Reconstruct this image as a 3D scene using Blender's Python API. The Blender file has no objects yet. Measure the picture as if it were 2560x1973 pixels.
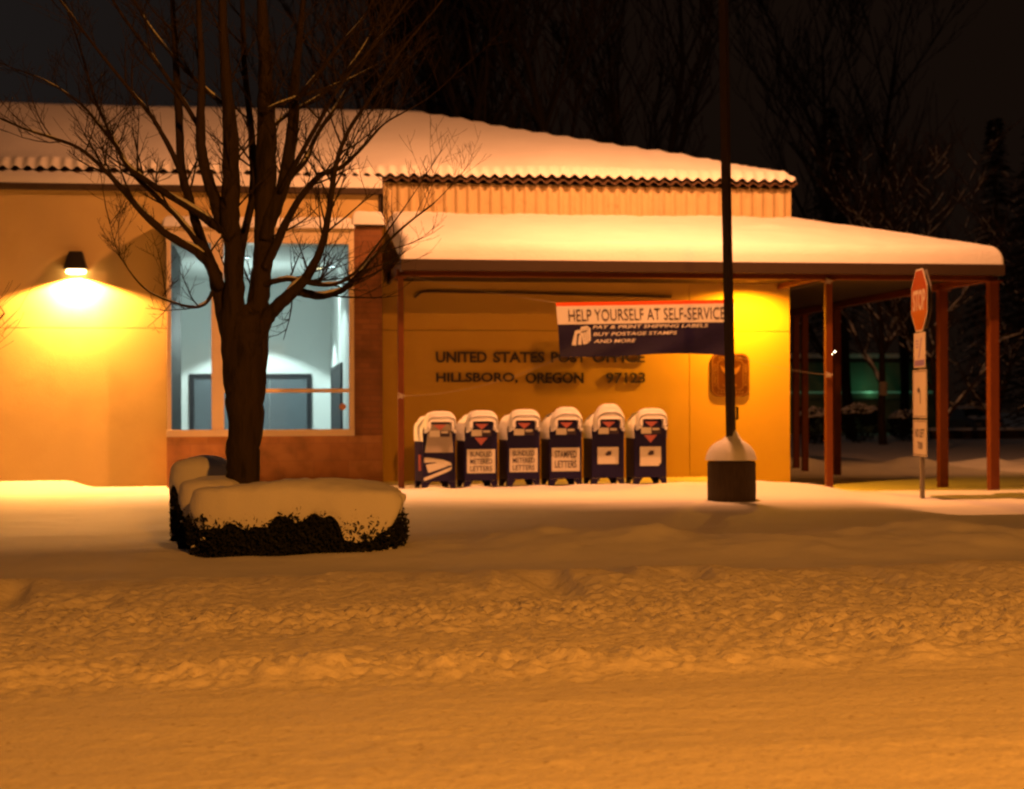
import bpy, math, random
import numpy as np
from mathutils import Vector, Matrix
S = bpy.context.scene
COL = S.collection
R = math.radians
PI = math.pi
# ------------------------------------------------------------------ camera, sky, exposure
F_PX, CX, HY = 4200.0, 1280.0, 1020.0            # focal length, axis and horizon in photo pixels
YAW, ROLL = R(8.5), R(0.22)
CAM = Vector((0.0, -31.2, 1.55))
FW = Vector((math.sin(YAW), math.cos(YAW), 0))
RT = Vector((math.cos(YAW), -math.sin(YAW), 0))
UP = Vector((0, 0, 1))
RR = RT*math.cos(ROLL) - UP*math.sin(ROLL)
UU = UP*math.cos(ROLL) + RT*math.sin(ROLL)
cd = bpy.data.cameras.new('camera'); cam = bpy.data.objects.new('camera', cd); COL.objects.link(cam)
cam.matrix_world = Matrix(((RR.x, UU.x, -FW.x, CAM.x), (RR.y, UU.y, -FW.y, CAM.y), (RR.z, UU.z, -FW.z, CAM.z), (0, 0, 0, 1)))
cd.sensor_width = 36; cd.lens = 36*F_PX/2560; cd.shift_y = (HY-986.5)/2560; cd.clip_end = 1000; cd.clip_start = .1
S.camera = cam
cd.dof.use_dof = True; cd.dof.focus_distance = 13.5; cd.dof.aperture_fstop = 2.0
W = bpy.data.worlds.new('World'); S.world = W; W.use_nodes = True
nt = W.node_tree; bg = nt.nodes['Background']
tc = nt.nodes.new('ShaderNodeTexCoord'); sx = nt.nodes.new('ShaderNodeSeparateXYZ'); cr = nt.nodes.new('ShaderNodeValToRGB')
mr = nt.nodes.new('ShaderNodeMapRange'); mr.inputs[1].default_value = -.30; mr.inputs[2].default_value = .15
nt.links.new(tc.outputs['Generated'], sx.inputs[0]); nt.links.new(sx.outputs['X'], mr.inputs[0]); nt.links.new(mr.outputs[0], cr.inputs[0])
cr.color_ramp.elements[0].color = (.0128, .0112, .0108, 1); cr.color_ramp.elements[1].color = (.0064, .0034, .0021, 1)
nt.links.new(cr.outputs[0], bg.inputs['Color']); bg.inputs['Strength'].default_value = 1.0
S.view_settings.view_transform = 'Standard'; S.view_settings.look = 'None'; S.view_settings.exposure = 0; S.view_settings.gamma = 1
S.cycles.filter_width = 2.1; S.cycles.max_bounces = 6; S.cycles.sample_clamp_indirect = 4
S.cycles.use_denoising = True

def P(px, py, Y):                                 # photo pixel -> point on the plane y = Y
    d = FW + RR*((px-CX)/F_PX) + UU*((HY-py)/F_PX)
    return CAM + d*((Y-CAM.y)/d.y)
def X(px, Y, py=1020): return P(px, py, Y).x
def Z(py, Y, px=1280): return P(px, py, Y).z

def lamp(name, kind, loc, energy, color, aim=None, size=.15, spot=None, blend=.3):
    l = bpy.data.lights.new(name, kind); l.energy = energy; l.color = color
    if kind == 'AREA': l.size = size
    else: l.shadow_soft_size = size
    if spot: l.spot_size = R(spot); l.spot_blend = blend
    o = bpy.data.objects.new(name, l); COL.objects.link(o); o.location = loc
    if aim is not None: o.rotation_euler = (Vector(aim)-Vector(loc)).to_track_quat('-Z', 'Y').to_euler()
    return o
SOD = (1.0, .35, .115); AMB = (1.0, .325, .032)
POLE_Y = -6.7
PX0 = X(1829, POLE_Y, 1200)
lamp('pole_lamp_light', 'SPOT', (PX0-.2, POLE_Y+.9, 10.0), 5700, SOD, aim=(PX0+1.0, POLE_Y+8.7, 5.4), size=.12, spot=152, blend=.35)
lamp('street_lamp_light', 'SPOT', (4.5, -33, 8.6), 7800, AMB, aim=(3.0, -18.0, 0), size=.25, spot=106, blend=1.0)
lamp('lot_lamp_light', 'SPOT', (24, 4, 8), 1900, (1, .34, .08), aim=(14.5, 9.3, 0), size=.2, spot=58, blend=.9)

# ------------------------------------------------------------------ helpers
class MB:
    def __init__(s): s.v = []; s.f = []; s.m = []
    def add(s, vs, fs, m=0):
        n = len(s.v); s.v.extend(tuple(p) for p in vs)
        s.f.extend(tuple(i+n for i in f) for f in fs); s.m.extend([m]*len(fs)); return s
    def box(s, a, b, m=0):
        x0, y0, z0 = a; x1, y1, z1 = b
        v = [(x0,y0,z0),(x1,y0,z0),(x1,y1,z0),(x0,y1,z0),(x0,y0,z1),(x1,y0,z1),(x1,y1,z1),(x0,y1,z1)]
        return s.add(v, [(0,3,2,1),(4,5,6,7),(0,1,5,4),(1,2,6,5),(2,3,7,6),(3,0,4,7)], m)
    def prism(s, poly, y0, y1, m=0, mp=None):       # polygon in x-z, extruded along y
        mp = mp or (lambda x, y, z: (x, y, z)); n = len(poly)
        v = [mp(x, y0, z) for x, z in poly] + [mp(x, y1, z) for x, z in poly]
        f = [tuple(range(n)), tuple(range(2*n-1, n-1, -1))] + [(i, n+i, n+(i+1) % n, (i+1) % n) for i in range(n)]
        return s.add(v, f, m)
    def lathe(s, prof, n=24, c=(0, 0, 0), m=0):
        v = []; f = []
        for r, z in prof:
            for k in range(n): a = 2*PI*k/n; v.append((c[0]+r*math.cos(a), c[1]+r*math.sin(a), c[2]+z))
        for i in range(len(prof)-1):
            for k in range(n): f.append((i*n+k, i*n+(k+1) % n, (i+1)*n+(k+1) % n, (i+1)*n+k))
        f.append(tuple(range(n-1, -1, -1))); f.append(tuple((len(prof)-1)*n+k for k in range(n)))
        return s.add(v, f, m)
    def tube(s, pts, rad, n=6, m=0):
        pts = [Vector(p) for p in pts]; N = len(pts)
        if N < 2: return s
        t0 = (pts[1]-pts[0]).normalized(); ref = Vector((0, 1, 0)) if abs(t0.y) < .9 else Vector((1, 0, 0))
        u = t0.cross(ref).normalized(); v = []; f = []
        for i in range(N):
            t = (pts[min(i+1, N-1)]-pts[max(i-1, 0)]).normalized()
            u = (u - t*u.dot(t)); u = u.normalized() if u.length > 1e-6 else t.orthogonal().normalized()
            w = t.cross(u); r = rad[i] if hasattr(rad, '__len__') else rad
            for k in range(n): a = 2*PI*k/n; v.append(pts[i]+u*(r*math.cos(a))+w*(r*math.sin(a)))
        for i in range(N-1):
            for k in range(n): f.append((i*n+k, i*n+(k+1) % n, (i+1)*n+(k+1) % n, (i+1)*n+k))
        f.append(tuple(range(n-1, -1, -1))); f.append(tuple((N-1)*n+k for k in range(n)))
        return s.add(v, f, m)
def thing(name, label, cat, loc=(0, 0, 0), rotz=0, group=None):
    o = bpy.data.objects.new(name, None); COL.objects.link(o); o.empty_display_size = .2
    o.location = loc; o.rotation_euler = (0, 0, rotz); tag(o, label, cat, group); return o
def tag(o, label=None, cat=None, group=None, kind=None):
    if label: o['label'] = label
    if cat: o['category'] = cat
    if group: o['group'] = group
    if kind: o['kind'] = kind
    return o
def obj(name, mb, mats, parent=None, smooth=False, bevel=0, world=False, label=None):
    me = bpy.data.meshes.new(name)
    off = Vector((0, 0, 0))
    if world and parent:
        p = parent
        while p: off += p.location; p = p.parent
    me.from_pydata([(x-off.x, y-off.y, z-off.z) for x, y, z in mb.v], [], mb.f)
    for m in (mats if isinstance(mats, (list, tuple)) else [mats]): me.materials.append(m)
    me.polygons.foreach_set('material_index', mb.m)
    if smooth: me.polygons.foreach_set('use_smooth', [True]*len(me.polygons))
    me.update()
    o = bpy.data.objects.new(name, me); COL.objects.link(o)
    if parent: o.parent = parent
    if bevel:
        b = o.modifiers.new('bevel', 'BEVEL'); b.width = bevel; b.segments = 2; b.limit_method = 'ANGLE'
    if label: o['label'] = label
    return o
def grid(name, Xg, Yg, Zg, mat, parent=None, mask=None):
    ny, nx = Zg.shape
    co = np.stack([Xg, Yg, Zg], -1).reshape(-1, 3)
    i = np.arange(ny*nx).reshape(ny, nx)
    q = np.stack([i[:-1, :-1], i[:-1, 1:], i[1:, 1:], i[1:, :-1]], -1)
    q = q[mask] if mask is not None else q.reshape(-1, 4)
    me = bpy.data.meshes.new(name)
    me.vertices.add(len(co)); me.vertices.foreach_set('co', co.astype(np.float32).ravel())
    me.loops.add(q.size); me.loops.foreach_set('vertex_index', q.astype(np.int32).ravel())
    me.polygons.add(len(q)); me.polygons.foreach_set('loop_start', np.arange(0, q.size, 4, dtype=np.int32))
    me.polygons.foreach_set('use_smooth', np.ones(len(q), dtype=bool))
    me.update(calc_edges=True); me.validate(); me.materials.append(mat)
    o = bpy.data.objects.new(name, me); COL.objects.link(o)
    if parent: o.parent = parent
    return o
def text(body, w, h, ext=.0, bold=.0):              # text outline as verts/faces, lower left at 0,0; cap height h, width w
    c = bpy.data.curves.new('t', 'FONT'); c.body = body; c.size = 1; c.extrude = .05; c.offset = bold; c.resolution_u = 3
    o = bpy.data.objects.new('t', c); COL.objects.link(o); bpy.context.view_layer.update()
    me = bpy.data.meshes.new_from_object(o.evaluated_get(bpy.context.evaluated_depsgraph_get()))
    v = np.array([tuple(p.co) for p in me.vertices]); f = [tuple(p.vertices) for p in me.polygons]
    bpy.data.objects.remove(o); bpy.data.curves.remove(c); bpy.data.meshes.remove(me)
    lo, hi = v.min(0), v.max(0); v -= lo
    v[:, 0] *= w/(hi[0]-lo[0]); v[:, 1] *= h/(hi[1]-lo[1]); v[:, 2] = (v[:, 2]/(hi[2]-lo[2]))*ext
    return v, f
def put_text(mb, body, x, z, y, w, h, ext=.004, bold=.0, m=0):   # facing -Y, back on plane y
    v, f = text(body, w, h, ext, bold)
    return mb.add([(x+a, y-c, z+b) for a, b, c in v], f, m)
def hsh(i, j, s): 
    n = (i.astype(np.int64)*374761393 + j.astype(np.int64)*668265263 + s*1442695041) & 0xffffffff
    n = ((n ^ (n >> 13))*1274126177) & 0xffffffff
    return ((n ^ (n >> 16)) & 0xffff)/65535.0
def vn(x, y, s=0):
    x = np.asarray(x, float); y = np.asarray(y, float)
    i = np.floor(x); j = np.floor(y); u = x-i; v = y-j; u = u*u*(3-2*u); v = v*v*(3-2*v)
    a = hsh(i, j, s); b = hsh(i+1, j, s); c = hsh(i, j+1, s); d = hsh(i+1, j+1, s)
    return (a+(b-a)*u)*(1-v)+(c+(d-c)*u)*v
def fbm(x, y, s=0, o=4):
    t = 0; a = .5
    for k in range(o): t = t+a*(vn(x*2**k+k*13.7, y*2**k+k*7.1, s+k)-.5); a *= .5
    return t
def sm(a, b, x): t = np.clip((np.asarray(x, float)-a)/(b-a), 0, 1); return t*t*(3-2*t)

def mat(name, col, rough=.7, var=.12, scale=6, bump=0, bscale=40, metal=0, dark=None, dscale=3, dth=.6, spec=.3, stretch=None):
    m = bpy.data.materials.new(name); m.use_nodes = True; n = m.node_tree; b = n.nodes['Principled BSDF']
    b.inputs['Roughness'].default_value = rough; b.inputs['Metallic'].default_value = metal
    b.inputs['Specular IOR Level'].default_value = spec
    tcn = n.nodes.new('ShaderNodeTexCoord'); mp = n.nodes.new('ShaderNodeMapping'); n.links.new(tcn.outputs['Object'], mp.inputs[0])
    if stretch: mp.inputs['Scale'].default_value = stretch
    nz = n.nodes.new('ShaderNodeTexNoise'); nz.inputs['Scale'].default_value = scale; nz.inputs['Detail'].default_value = 5
    n.links.new(mp.outputs[0], nz.inputs['Vector'])
    mx = n.nodes.new('ShaderNodeMix'); mx.data_type = 'RGBA'
    mx.inputs[6].default_value = tuple(c*(1-var) for c in col)+(1,); mx.inputs[7].default_value = tuple(min(1, c*(1+var)) for c in col)+(1,)
    n.links.new(nz.outputs['Fac'], mx.inputs[0]); out = mx.outputs[2]
    if dark:
        nz2 = n.nodes.new('ShaderNodeTexNoise'); nz2.inputs['Scale'].default_value = dscale; nz2.inputs['Detail'].default_value = 6
        n.links.new(mp.outputs[0], nz2.inputs['Vector'])
        r2 = n.nodes.new('ShaderNodeMapRange'); r2.inputs[1].default_value = dth; r2.inputs[2].default_value = dth+.12
        n.links.new(nz2.outputs['Fac'], r2.inputs[0])
        m2 = n.nodes.new('ShaderNodeMix'); m2.data_type = 'RGBA'; m2.inputs[7].default_value = tuple(dark)+(1,)
        n.links.new(r2.outputs[0], m2.inputs[0]); n.links.new(out, m2.inputs[6]); out = m2.outputs[2]
    n.links.new(out, b.inputs['Base Color'])
    if bump:
        nb = n.nodes.new('ShaderNodeTexNoise'); nb.inputs['Scale'].default_value = bscale; nb.inputs['Detail'].default_value = 4
        n.links.new(mp.outputs[0] if stretch else tcn.outputs['Object'], nb.inputs['Vector'])
        bp = n.nodes.new('ShaderNodeBump'); bp.inputs['Strength'].default_value = bump; bp.inputs['Distance'].default_value = .02
        n.links.new(nb.outputs['Fac'], bp.inputs['Height']); n.links.new(bp.outputs[0], b.inputs['Normal'])
    return m
def emit(name, col, s):
    m = bpy.data.materials.new(name); m.use_nodes = True; b = m.node_tree.nodes['Principled BSDF']
    b.inputs['Base Color'].default_value = (.5, .5, .5, 1); b.inputs['Emission Color'].default_value = tuple(col)+(1,); b.inputs['Emission Strength'].default_value = s
    return m
M = dict(
 snow=mat('snow', (.84, .84, .86), .75, .04, 3, .35, 60, spec=.2),
 roofsnow=mat('roof_snow', (.82, .82, .84), .8, .05, 2, .45, 16, spec=.15),
 road=mat('packed_snow', (.80, .77, .72), .7, .12, 14, .55, 26, dark=(.52, .46, .38), dscale=20, dth=.60, spec=.3),
 wall=mat('cream_render', (.58, .43, .18), .85, .12, 1.0, .3, 70, dark=(.55, .40, .165), dscale=1.3, dth=.52),
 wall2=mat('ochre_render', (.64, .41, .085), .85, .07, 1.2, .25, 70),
 dark=mat('dark_joint', (.05, .04, .03)),
 clad=mat('ribbed_metal_cladding', (.50, .38, .20), .5, .12, 3, .1, 30, dark=(.38, .27, .13), dscale=4, dth=.62),
 rust=mat('brown_roof_metal', (.10, .055, .03), .5, .2, 8),
 gutter=mat('brown_gutter', (.05, .030, .020), .55, .15, 5),
 red=mat('red_painted_steel', (.135, .032, .006), .5, .12, 5, .05, 40),
 soffit=mat('brown_soffit', (.035, .021, .013), .8, .1, 3),
 trim=mat('cream_window_trim', (.70, .56, .38), .5, .05, 5),
 conc=mat('weathered_concrete', (.055, .038, .026), .9, .5, 5, .3, 60, stretch=(6, 6, 1.2)),
 bronze=mat('bronze_pole', (.030, .020, .014), .45, .2, 8),
 black=mat('black_metal', (.02, .016, .014), .45, .2, 8),
 blue=mat('mailbox_blue', (.014, .010, .060), .5, .15, 5, .05, 60, spec=.15),
 grey=mat('grey_snorkel_panel', (.34, .30, .27), .5, .1, 6),
 white=mat('white_sticker', (.66, .63, .58), .5, .04, 8),
 ink=mat('dark_ink', (.05, .035, .06), .6),
 pink=mat('red_sticker', (.55, .16, .16), .5),
 bannerblue=mat('banner_blue', (.012, .008, .042), .45, .2, 6, .15, 20, spec=.25),
 orange=mat('banner_red', (.85, .09, .015), .5),
 rope=mat('pale_rope', (.40, .33, .25), .8),
 signred=mat('stop_red', (.24, .035, .010), .45, .12, 5),
 signwhite=mat('sign_white', (.46, .41, .35), .45, .06, 7),
 purple=mat('sign_purple', (.16, .10, .30), .5),
 steel=mat('galvanised_post', (.17, .15, .13), .5, .15, 9),
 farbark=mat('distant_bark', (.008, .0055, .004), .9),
 bark=mat('bark', (.042, .028, .018), .9, .5, 14, 1.0, 45, dark=(.018, .012, .008), dscale=11, dth=.55, stretch=(1, 1, .18)),
 leaf=mat('dark_hedge_leaves', (.011, .013, .007), .7, .3, 20),
 fir=mat('conifer_needles', (.010, .011, .007), .8, .3, 12),
 lobby=mat('lobby_plaster', (.72, .76, .75), .8, .02, 2),
 lobbydark=mat('dark_partition', (.018, .013, .012), .6, .08, 4),
 door=mat('grey_blue_door', (.12, .145, .165), .45, .08, 4),
 doorframe=mat('dark_door_frame', (.025, .025, .03), .5),
 floor=mat('lobby_floor', (.30, .28, .26), .5),
 bronze2=mat('bronze_plaque', (.13, .045, .012), .45, .2, 10, .1, 50, metal=.5),
 gold=mat('raised_gold', (.34, .17, .06), .45, .2, 10, metal=.3),
 green=mat('green_painted_wall', (.18, .26, .18), .7, .1, 2),
 carpaint=mat('dark_car_paint', (.05, .06, .09), .3, .05, 4, spec=.5),
 carglass=mat('car_glass', (.02, .025, .03), .1, spec=.6),
 rubber=mat('tyre_rubber', (.015, .015, .015), .8),
)
def brickmat(name, c1, c2, mo, sc, squash=.5):
    m = mat(name, c1, .85, .1, 4, .2, 60); n = m.node_tree; b = n.nodes['Principled BSDF']
    br = n.nodes.new('ShaderNodeTexBrick'); br.inputs['Color1'].default_value = c1+(1,); br.inputs['Color2'].default_value = c2+(1,); br.inputs['Mortar'].default_value = mo+(1,)
    br.inputs['Scale'].default_value = 1; br.inputs['Mortar Size'].default_value = .008; br.inputs['Brick Width'].default_value = sc; br.inputs['Row Height'].default_value = sc*squash
    tcn = n.nodes.new('ShaderNodeTexCoord'); mp = n.nodes.new('ShaderNodeMapping'); mp.inputs['Rotation'].default_value = (R(90), 0, 0)
    n.links.new(tcn.outputs['Object'], mp.inputs[0]); n.links.new(mp.outputs[0], br.inputs['Vector'])
    nz = n.nodes.new('ShaderNodeTexNoise'); nz.inputs['Scale'].default_value = 2.2; nz.inputs['Detail'].default_value = 3; n.links.new(tcn.outputs['Object'], nz.inputs[0])
    rg = n.nodes.new('ShaderNodeMapRange'); rg.inputs[1].default_value = .45; rg.inputs[2].default_value = .72; n.links.new(nz.outputs['Fac'], rg.inputs[0])
    mx = n.nodes.new('ShaderNodeMix'); mx.data_type = 'RGBA'; mx.inputs[7].default_value = tuple(c*.45 for c in c1)+(1,)
    n.links.new(rg.outputs[0], mx.inputs[0]); n.links.new(br.outputs['Color'], mx.inputs[6]); n.links.new(mx.outputs[2], b.inputs['Base Color'])
    return m
M['brick'] = brickmat('brown_brick', (.26, .11, .045), (.21, .085, .035), (.17, .08, .04), .30, .33)
M['stone'] = brickmat('rust_stone_panel', (.40, .19, .075), (.33, .145, .055), (.28, .13, .06), .62, .5)
g = bpy.data.materials.new('window_glass'); g.use_nodes = True; n = g.node_tree; n.nodes.remove(n.nodes['Principled BSDF'])
tr = n.nodes.new('ShaderNodeBsdfTransparent'); gl = n.nodes.new('ShaderNodeBsdfGlossy'); gl.inputs['Roughness'].default_value = .02
fr = n.nodes.new('ShaderNodeFresnel'); mxs = n.nodes.new('ShaderNodeMixShader'); tr.inputs[0].default_value = (.92, .97, .96, 1)
n.links.new(fr.outputs[0], mxs.inputs[0]); n.links.new(tr.outputs[0], mxs.inputs[1]); n.links.new(gl.outputs[0], mxs.inputs[2]); n.links.new(mxs.outputs[0], n.nodes['Material Output'].inputs[0])
M['glass'] = g

# ------------------------------------------------------------------ ground
XC = X(1975, 0, 1100)
def gz(x, y):
    x = np.asarray(x, float); y = np.asarray(y, float)
    plaza = .19+.006*np.clip(x-2, -6, 7)-.17*sm(8.5, 10, x)
    z = plaza*sm(-13, -3.4, y)
    right = sm(XC-.3, XC+1.0, x)*sm(-3.3, -2.2, y)
    z = z*(1-right)+.0*right
    z = z+.04*fbm(x*.35, y*.6, 3, 3)*sm(-19, -14, y)+.05*fbm(x*.9, y*1.8, 8, 3)*sm(-17, -13, y)*(1-sm(-8, -6, y))
    # pile in front of the right posts
    z = z+(.13+.16*fbm(x*.9, y*.7, 21, 2))*np.exp(-((y+4.4)/.7)**2)*sm(PX0-.2, PX0+1.3, x)*(1-.85*sm(9.0, 10.6, x))
    z = z+.05*vn(x*2.8, y*2.2, 141)*np.exp(-((y+3.25)/.25)**2)*sm(1.2, 2.0, x)*(1-sm(7.5, 8.2, x))
    # drift by the left wall and beside the mailboxes
    z = z+.16*np.exp(-((y+1.1)/.55)**2)*(1-sm(-3.4, -2.7, x))
    z = z-.10*np.exp(-((y+8.0)/.5)**2)*sm(9.2, 10.2, x)
    # pushed up mound on the near side, right half
    k = .30+.70*sm(.2, 2.6, x)
    yc = -13.7+.25*np.sin(x*.7)+.2*fbm(x*.8, x*0, 5, 2)
    z = z+(.20+.34*fbm(x*.55, y*.55, 11, 3)+.24*fbm(x*1.7, y*1.4, 15, 3))*k*np.exp(-np.where(y < yc, (y-yc)/1.0, (y-yc)/1.5)**2)
    # lumpy kerb berm
    b = np.exp(-np.where(y < -16.6, (y+16.6)/.75, (y+16.6)/.9)**2)
    lum = .5+1.5*np.abs(fbm(x*1.4, y*.8, 17, 3))+1.1*fbm(x*2.6, y*.7, 37, 2)
    z = z+.13*b*lum
    dent = np.clip(vn(x*2.4, y*.55, 41)-.62, 0, 1)*sm(-18.0, -17.4, y)*(1-sm(-16.7, -16.2, y))
    z = z-.45*dent
    # crumbled slush strip and its near ridge
    yw = y+.9*fbm(x*.45, y*.1, 131, 3); cz = sm(-22.2, -21.0, yw)*(1-sm(-18.6, -15.4, yw))*(.25+1.35*vn(x*.45, y*.8, 133))
    l2 = np.abs(fbm(x*3.2, y*2.6, 51, 3))
    z = z+cz*(.07*l2+.060*fbm(x*7, y*6, 61, 2)+.042*(vn(x*17, y*14, 71)-.5)+.040*(vn(x*29, y*24, 73)-.5))
    rd = -21.3+.35*fbm(x*.5, x*0+2, 81, 3)
    z = z+.075*np.exp(-((y-rd)/.30)**2)*(.25+2.2*np.clip(fbm(x*3.5, y*3, 91, 3)+.2, 0, 1))
    # packed road
    ro = 1-sm(-21.6, -20.9, y)
    z = z+ro*(.03*fbm(x*.45, y*1.6, 101, 3)+.016*fbm(x*4, y*6, 111, 3)+.022*fbm(x*.5, y*4.5, 115, 3)+.013*(vn(x*21, y*19, 113)-.5)*vn(x*.9, y*1.6, 117)+.05*np.clip(vn(x*7, y*6, 119)-.86, 0, 1)+.008*np.sin(y*3.6+.5*fbm(x*.3, y*.3, 1, 2)*6))
    far = sm(4, 6, y)
    z = z*(1-far)+far*(0+.24*np.exp(-((y-9.5-.25*(x-14))/.75)**2)*sm(8, 11, x)*(.75+2*np.clip(fbm(x*.9, y*.5, 121, 2), -.3, .4)))
    return z
def gzs(x, y): return float(gz(np.array([x]), np.array([y]))[0])
def axis(*segs):
    a = []
    for lo, hi, st in segs: a.extend(np.arange(lo, hi-1e-6, st))
    a.append(segs[-1][1]); return np.array(a)
xs = axis((-220, -40, 20), (-40, -10, 1.5), (-10, -4, .1), (-4, 8.5, .028), (8.5, 10, .06), (10, 22, .12), (22, 60, 2), (60, 260, 20))
ya = axis((-60, -30, 3), (-30, -27, .2), (-27, -22, .03), (-22, -16.2, .027))
yb = axis((-16.2, -15.0, .028), (-15.0, -12, .05), (-12, -2, .075), (-2, 14, .16), (14, 60, 2), (60, 320, 20))
for nm, ys, mt in (('snowy_road', ya, M['road']), ('snow_ground', yb, M['snow'])):
    Xg, Yg = np.meshgrid(xs, ys)
    tag(grid(nm, Xg, Yg, gz(Xg, Yg), mt), kind='structure')

# ------------------------------------------------------------------ post office building
PO = thing('post_office', 'long low cream post office with snow covered hip roof and red posted canopy', 'building', (0, 0, 0))
LW, BAY, POST, EAVE = -.35, -.95, -2.8, -3.2
xb0, xb1 = X(416, BAY), X(957, BAY)
def panels(mb, x0, x1, z0, z1, y, xj, zj, th=.25, gap=.012):   # render panels with real joints
    xe = [x0]+xj+[x1]; ze = [z0]+zj+[z1]
    for i in range(len(xe)-1):
        for j in range(len(ze)-1):
            a = gap/2 if i else 0; b = gap/2 if i < len(xe)-2 else 0; c = gap/2 if j else 0; d = gap/2 if j < len(ze)-2 else 0
            mb.box((xe[i]+a, y, ze[j]+c), (xe[i+1]-b, y+th, ze[j+1]-d))
    return mb
zl = Z(820, LW, 200)
mb = panels(MB(), -16, xb0+.05, -.2, 5.56, LW, [-6.4], [zl])
mb.box((xb0+.05, LW, 4.95), (xb1-.02, LW+.25, 5.56)); obj('wall', mb, M['wall'], PO)
mb = MB().box((-16, LW+.1, -.1), (xb0-.1, LW+.24, 5.5)); obj('joint_backing', mb, M['dark'], PO)
zr = Z(827, 0, 1400)
mb = panels(MB(), xb1-.05, XC, -.2, 4.95, 0, [X(1724, 0)], [zr])
mb.box((XC-.25, .25, -.2), (XC, 13, 5.7)); obj('wall', mb, M['wall2'], PO, label='shaded ochre wall under the canopy')
mb = MB().box((xb1, .1, -.1), (XC-.3, .24, 4.9)); obj('joint_backing', mb, M['dark'], PO)
mb = MB().box((xb1-.03, LW, -.2), (xb1+.03, -.002, 5.5)); obj('corner_trim', mb, M['soffit'], PO)
# main hip roof
SL, EY, EZ = .335, -.18, 5.80
XR = X(1993, EY, 450); RK = 6.4; XL = -16
PER = .2165
def corr(x): return .034*np.cos(2*PI*x/PER)
def roofz(x, y): return EZ+SL*np.minimum(np.minimum(y-EY, RK-EY), XR-x)
rx = axis((XL, XR, .0271)); ry = axis((EY+.012, .30, .035), (.30, 1.2, .15), (1.2, RK, .4), (RK, 13, .6))
Xg, Yg = np.meshgrid(rx, ry)
d = np.minimum(Yg-EY, XR-Xg); t = .19*np.sqrt(np.clip(1-(1-np.clip(d/.24, 0, 1))**2, 0, 1))
base = EZ+SL*np.minimum(np.minimum(Yg-EY, 2*RK-Yg-EY), XR-Xg)
Zs = base+.02+t*(1+.5*fbm(Xg*.7, Yg*.5, 7, 3))+corr(Xg)*np.clip(1-(Yg-EY)/.30, 0, 1)+.05*fbm(Xg*.35, Yg*.4, 12, 2)+.09*np.clip(fbm(Xg*2.2, Yg*2.2, 19, 2), 0, 1)*np.exp(-((d-.25)/.25)**2)
Zs += .05*fbm(Xg*1.3, Yg*1.3, 44, 2)*np.exp(-((XR-Xg-(Yg-EY))/.7)**2)
rf = MB()
n_ = int((XR-XL)/(PER/12)); vv = []; ff = []
for i in range(n_+1):
    x = XL+i*(XR-XL)/n_; c = float(corr(x))
    vv += [(x, EY-.02, EZ-.004+c), (x, EY-.02, EZ-.026+c), (x, .5, EZ-.026+c+SL*.68), (x, .5, EZ-.004+c*.0+SL*.66)]
for i in range(n_):
    for k in range(4): ff.append((i*4+k, i*4+(k+1) % 4, i*4+4+(k+1) % 4, i*4+4+k))
rf.add(vv, ff)
# closed roof deck below the snow
hx, ry1 = XR-(RK-EY), RK
rf.add([(XL, .1, EZ-.02), (XR, .1, EZ-.02), (XR, 13, EZ-.02), (XL, 13, EZ-.02), (XL, RK, EZ+SL*(RK-EY)-.03), (hx, RK, EZ+SL*(RK-EY)-.03)], [(0, 1, 5, 4), (1, 2, 5), (2, 3, 4, 5), (0, 3, 2, 1)])
roof = obj('roof', rf, M['rust'], PO)
grid('snow_cover', Xg, Yg, Zs, M['roofsnow'], roof)
# ribbed cladding above the canopy
x0 = X(961, 0, 480); vv = []; ff = []; n_ = int((XC-x0)/(PER/8)); mb = MB()
for i in range(n_+1):
    x = x0+i*(XC-x0)/n_; y = -.035-.022*max(-.6, math.cos(2*PI*x/PER+.8)*1.4)
    vv += [(x, y, 4.9), (x, y, EZ-.06)]
for i in range(n_): ff.append((2*i, 2*i+2, 2*i+3, 2*i+1))
mb.add(vv, ff); mb.box((x0, .0, 4.96), (XC, .2, EZ-.05)); mb.box((XC-.015, -.06, 4.9), (XC+.02, .2, EZ-.06)); mb.box((x0-.02, -.06, 4.9), (x0+.015, .2, EZ-.06))
obj('ribbed_cladding', mb, M['clad'], PO)
mb = MB(); top = []; bot = []; k = math.ceil(x0/PER)  # toothed strip modelled as the scalloped shadow line below the eave
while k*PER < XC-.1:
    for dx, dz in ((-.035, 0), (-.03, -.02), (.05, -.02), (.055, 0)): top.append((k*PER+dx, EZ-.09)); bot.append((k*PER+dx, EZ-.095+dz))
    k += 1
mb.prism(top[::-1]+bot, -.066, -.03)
obj('eave_shadow_strip', mb, mat('tan_shadow_strip', (.26, .17, .085), .8), PO)
# gutter with snow over the left wing
gz0, gz1 = Z(476, LW-.12, 300), Z(461, LW-.12, 300)
mb = MB().box((XL, LW-.12, gz0), (X(958, LW-.12, 470), LW, gz1)); gut = obj('gutter', mb, M['gutter'], PO, bevel=.01)
gx = axis((XL, X(956, LW-.12, 470), .03)); gy = np.linspace(LW-.12, EY+.02, 9); Xg, Yg = np.meshgrid(gx, gy)
q = (Yg-gy[0])/(gy[-1]-gy[0])
Zg = gz1+.005+(EZ+.024-gz1)*np.clip(q*1.6, 0, 1)**.6+.025*fbm(Xg*2.5, Yg*3, 5, 3)*sm(0, .2, q)+.02*(vn(Xg*4.6, Yg*0, 77)-.5)*sm(.2, .6, q)-.085*np.clip(.5+.5*np.cos(2*PI*Xg/PER), 0, 1)**1.5*sm(.45, .9, q)
grid('snow_cover', Xg, Yg, Zg, M['roofsnow'], gut)
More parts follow.
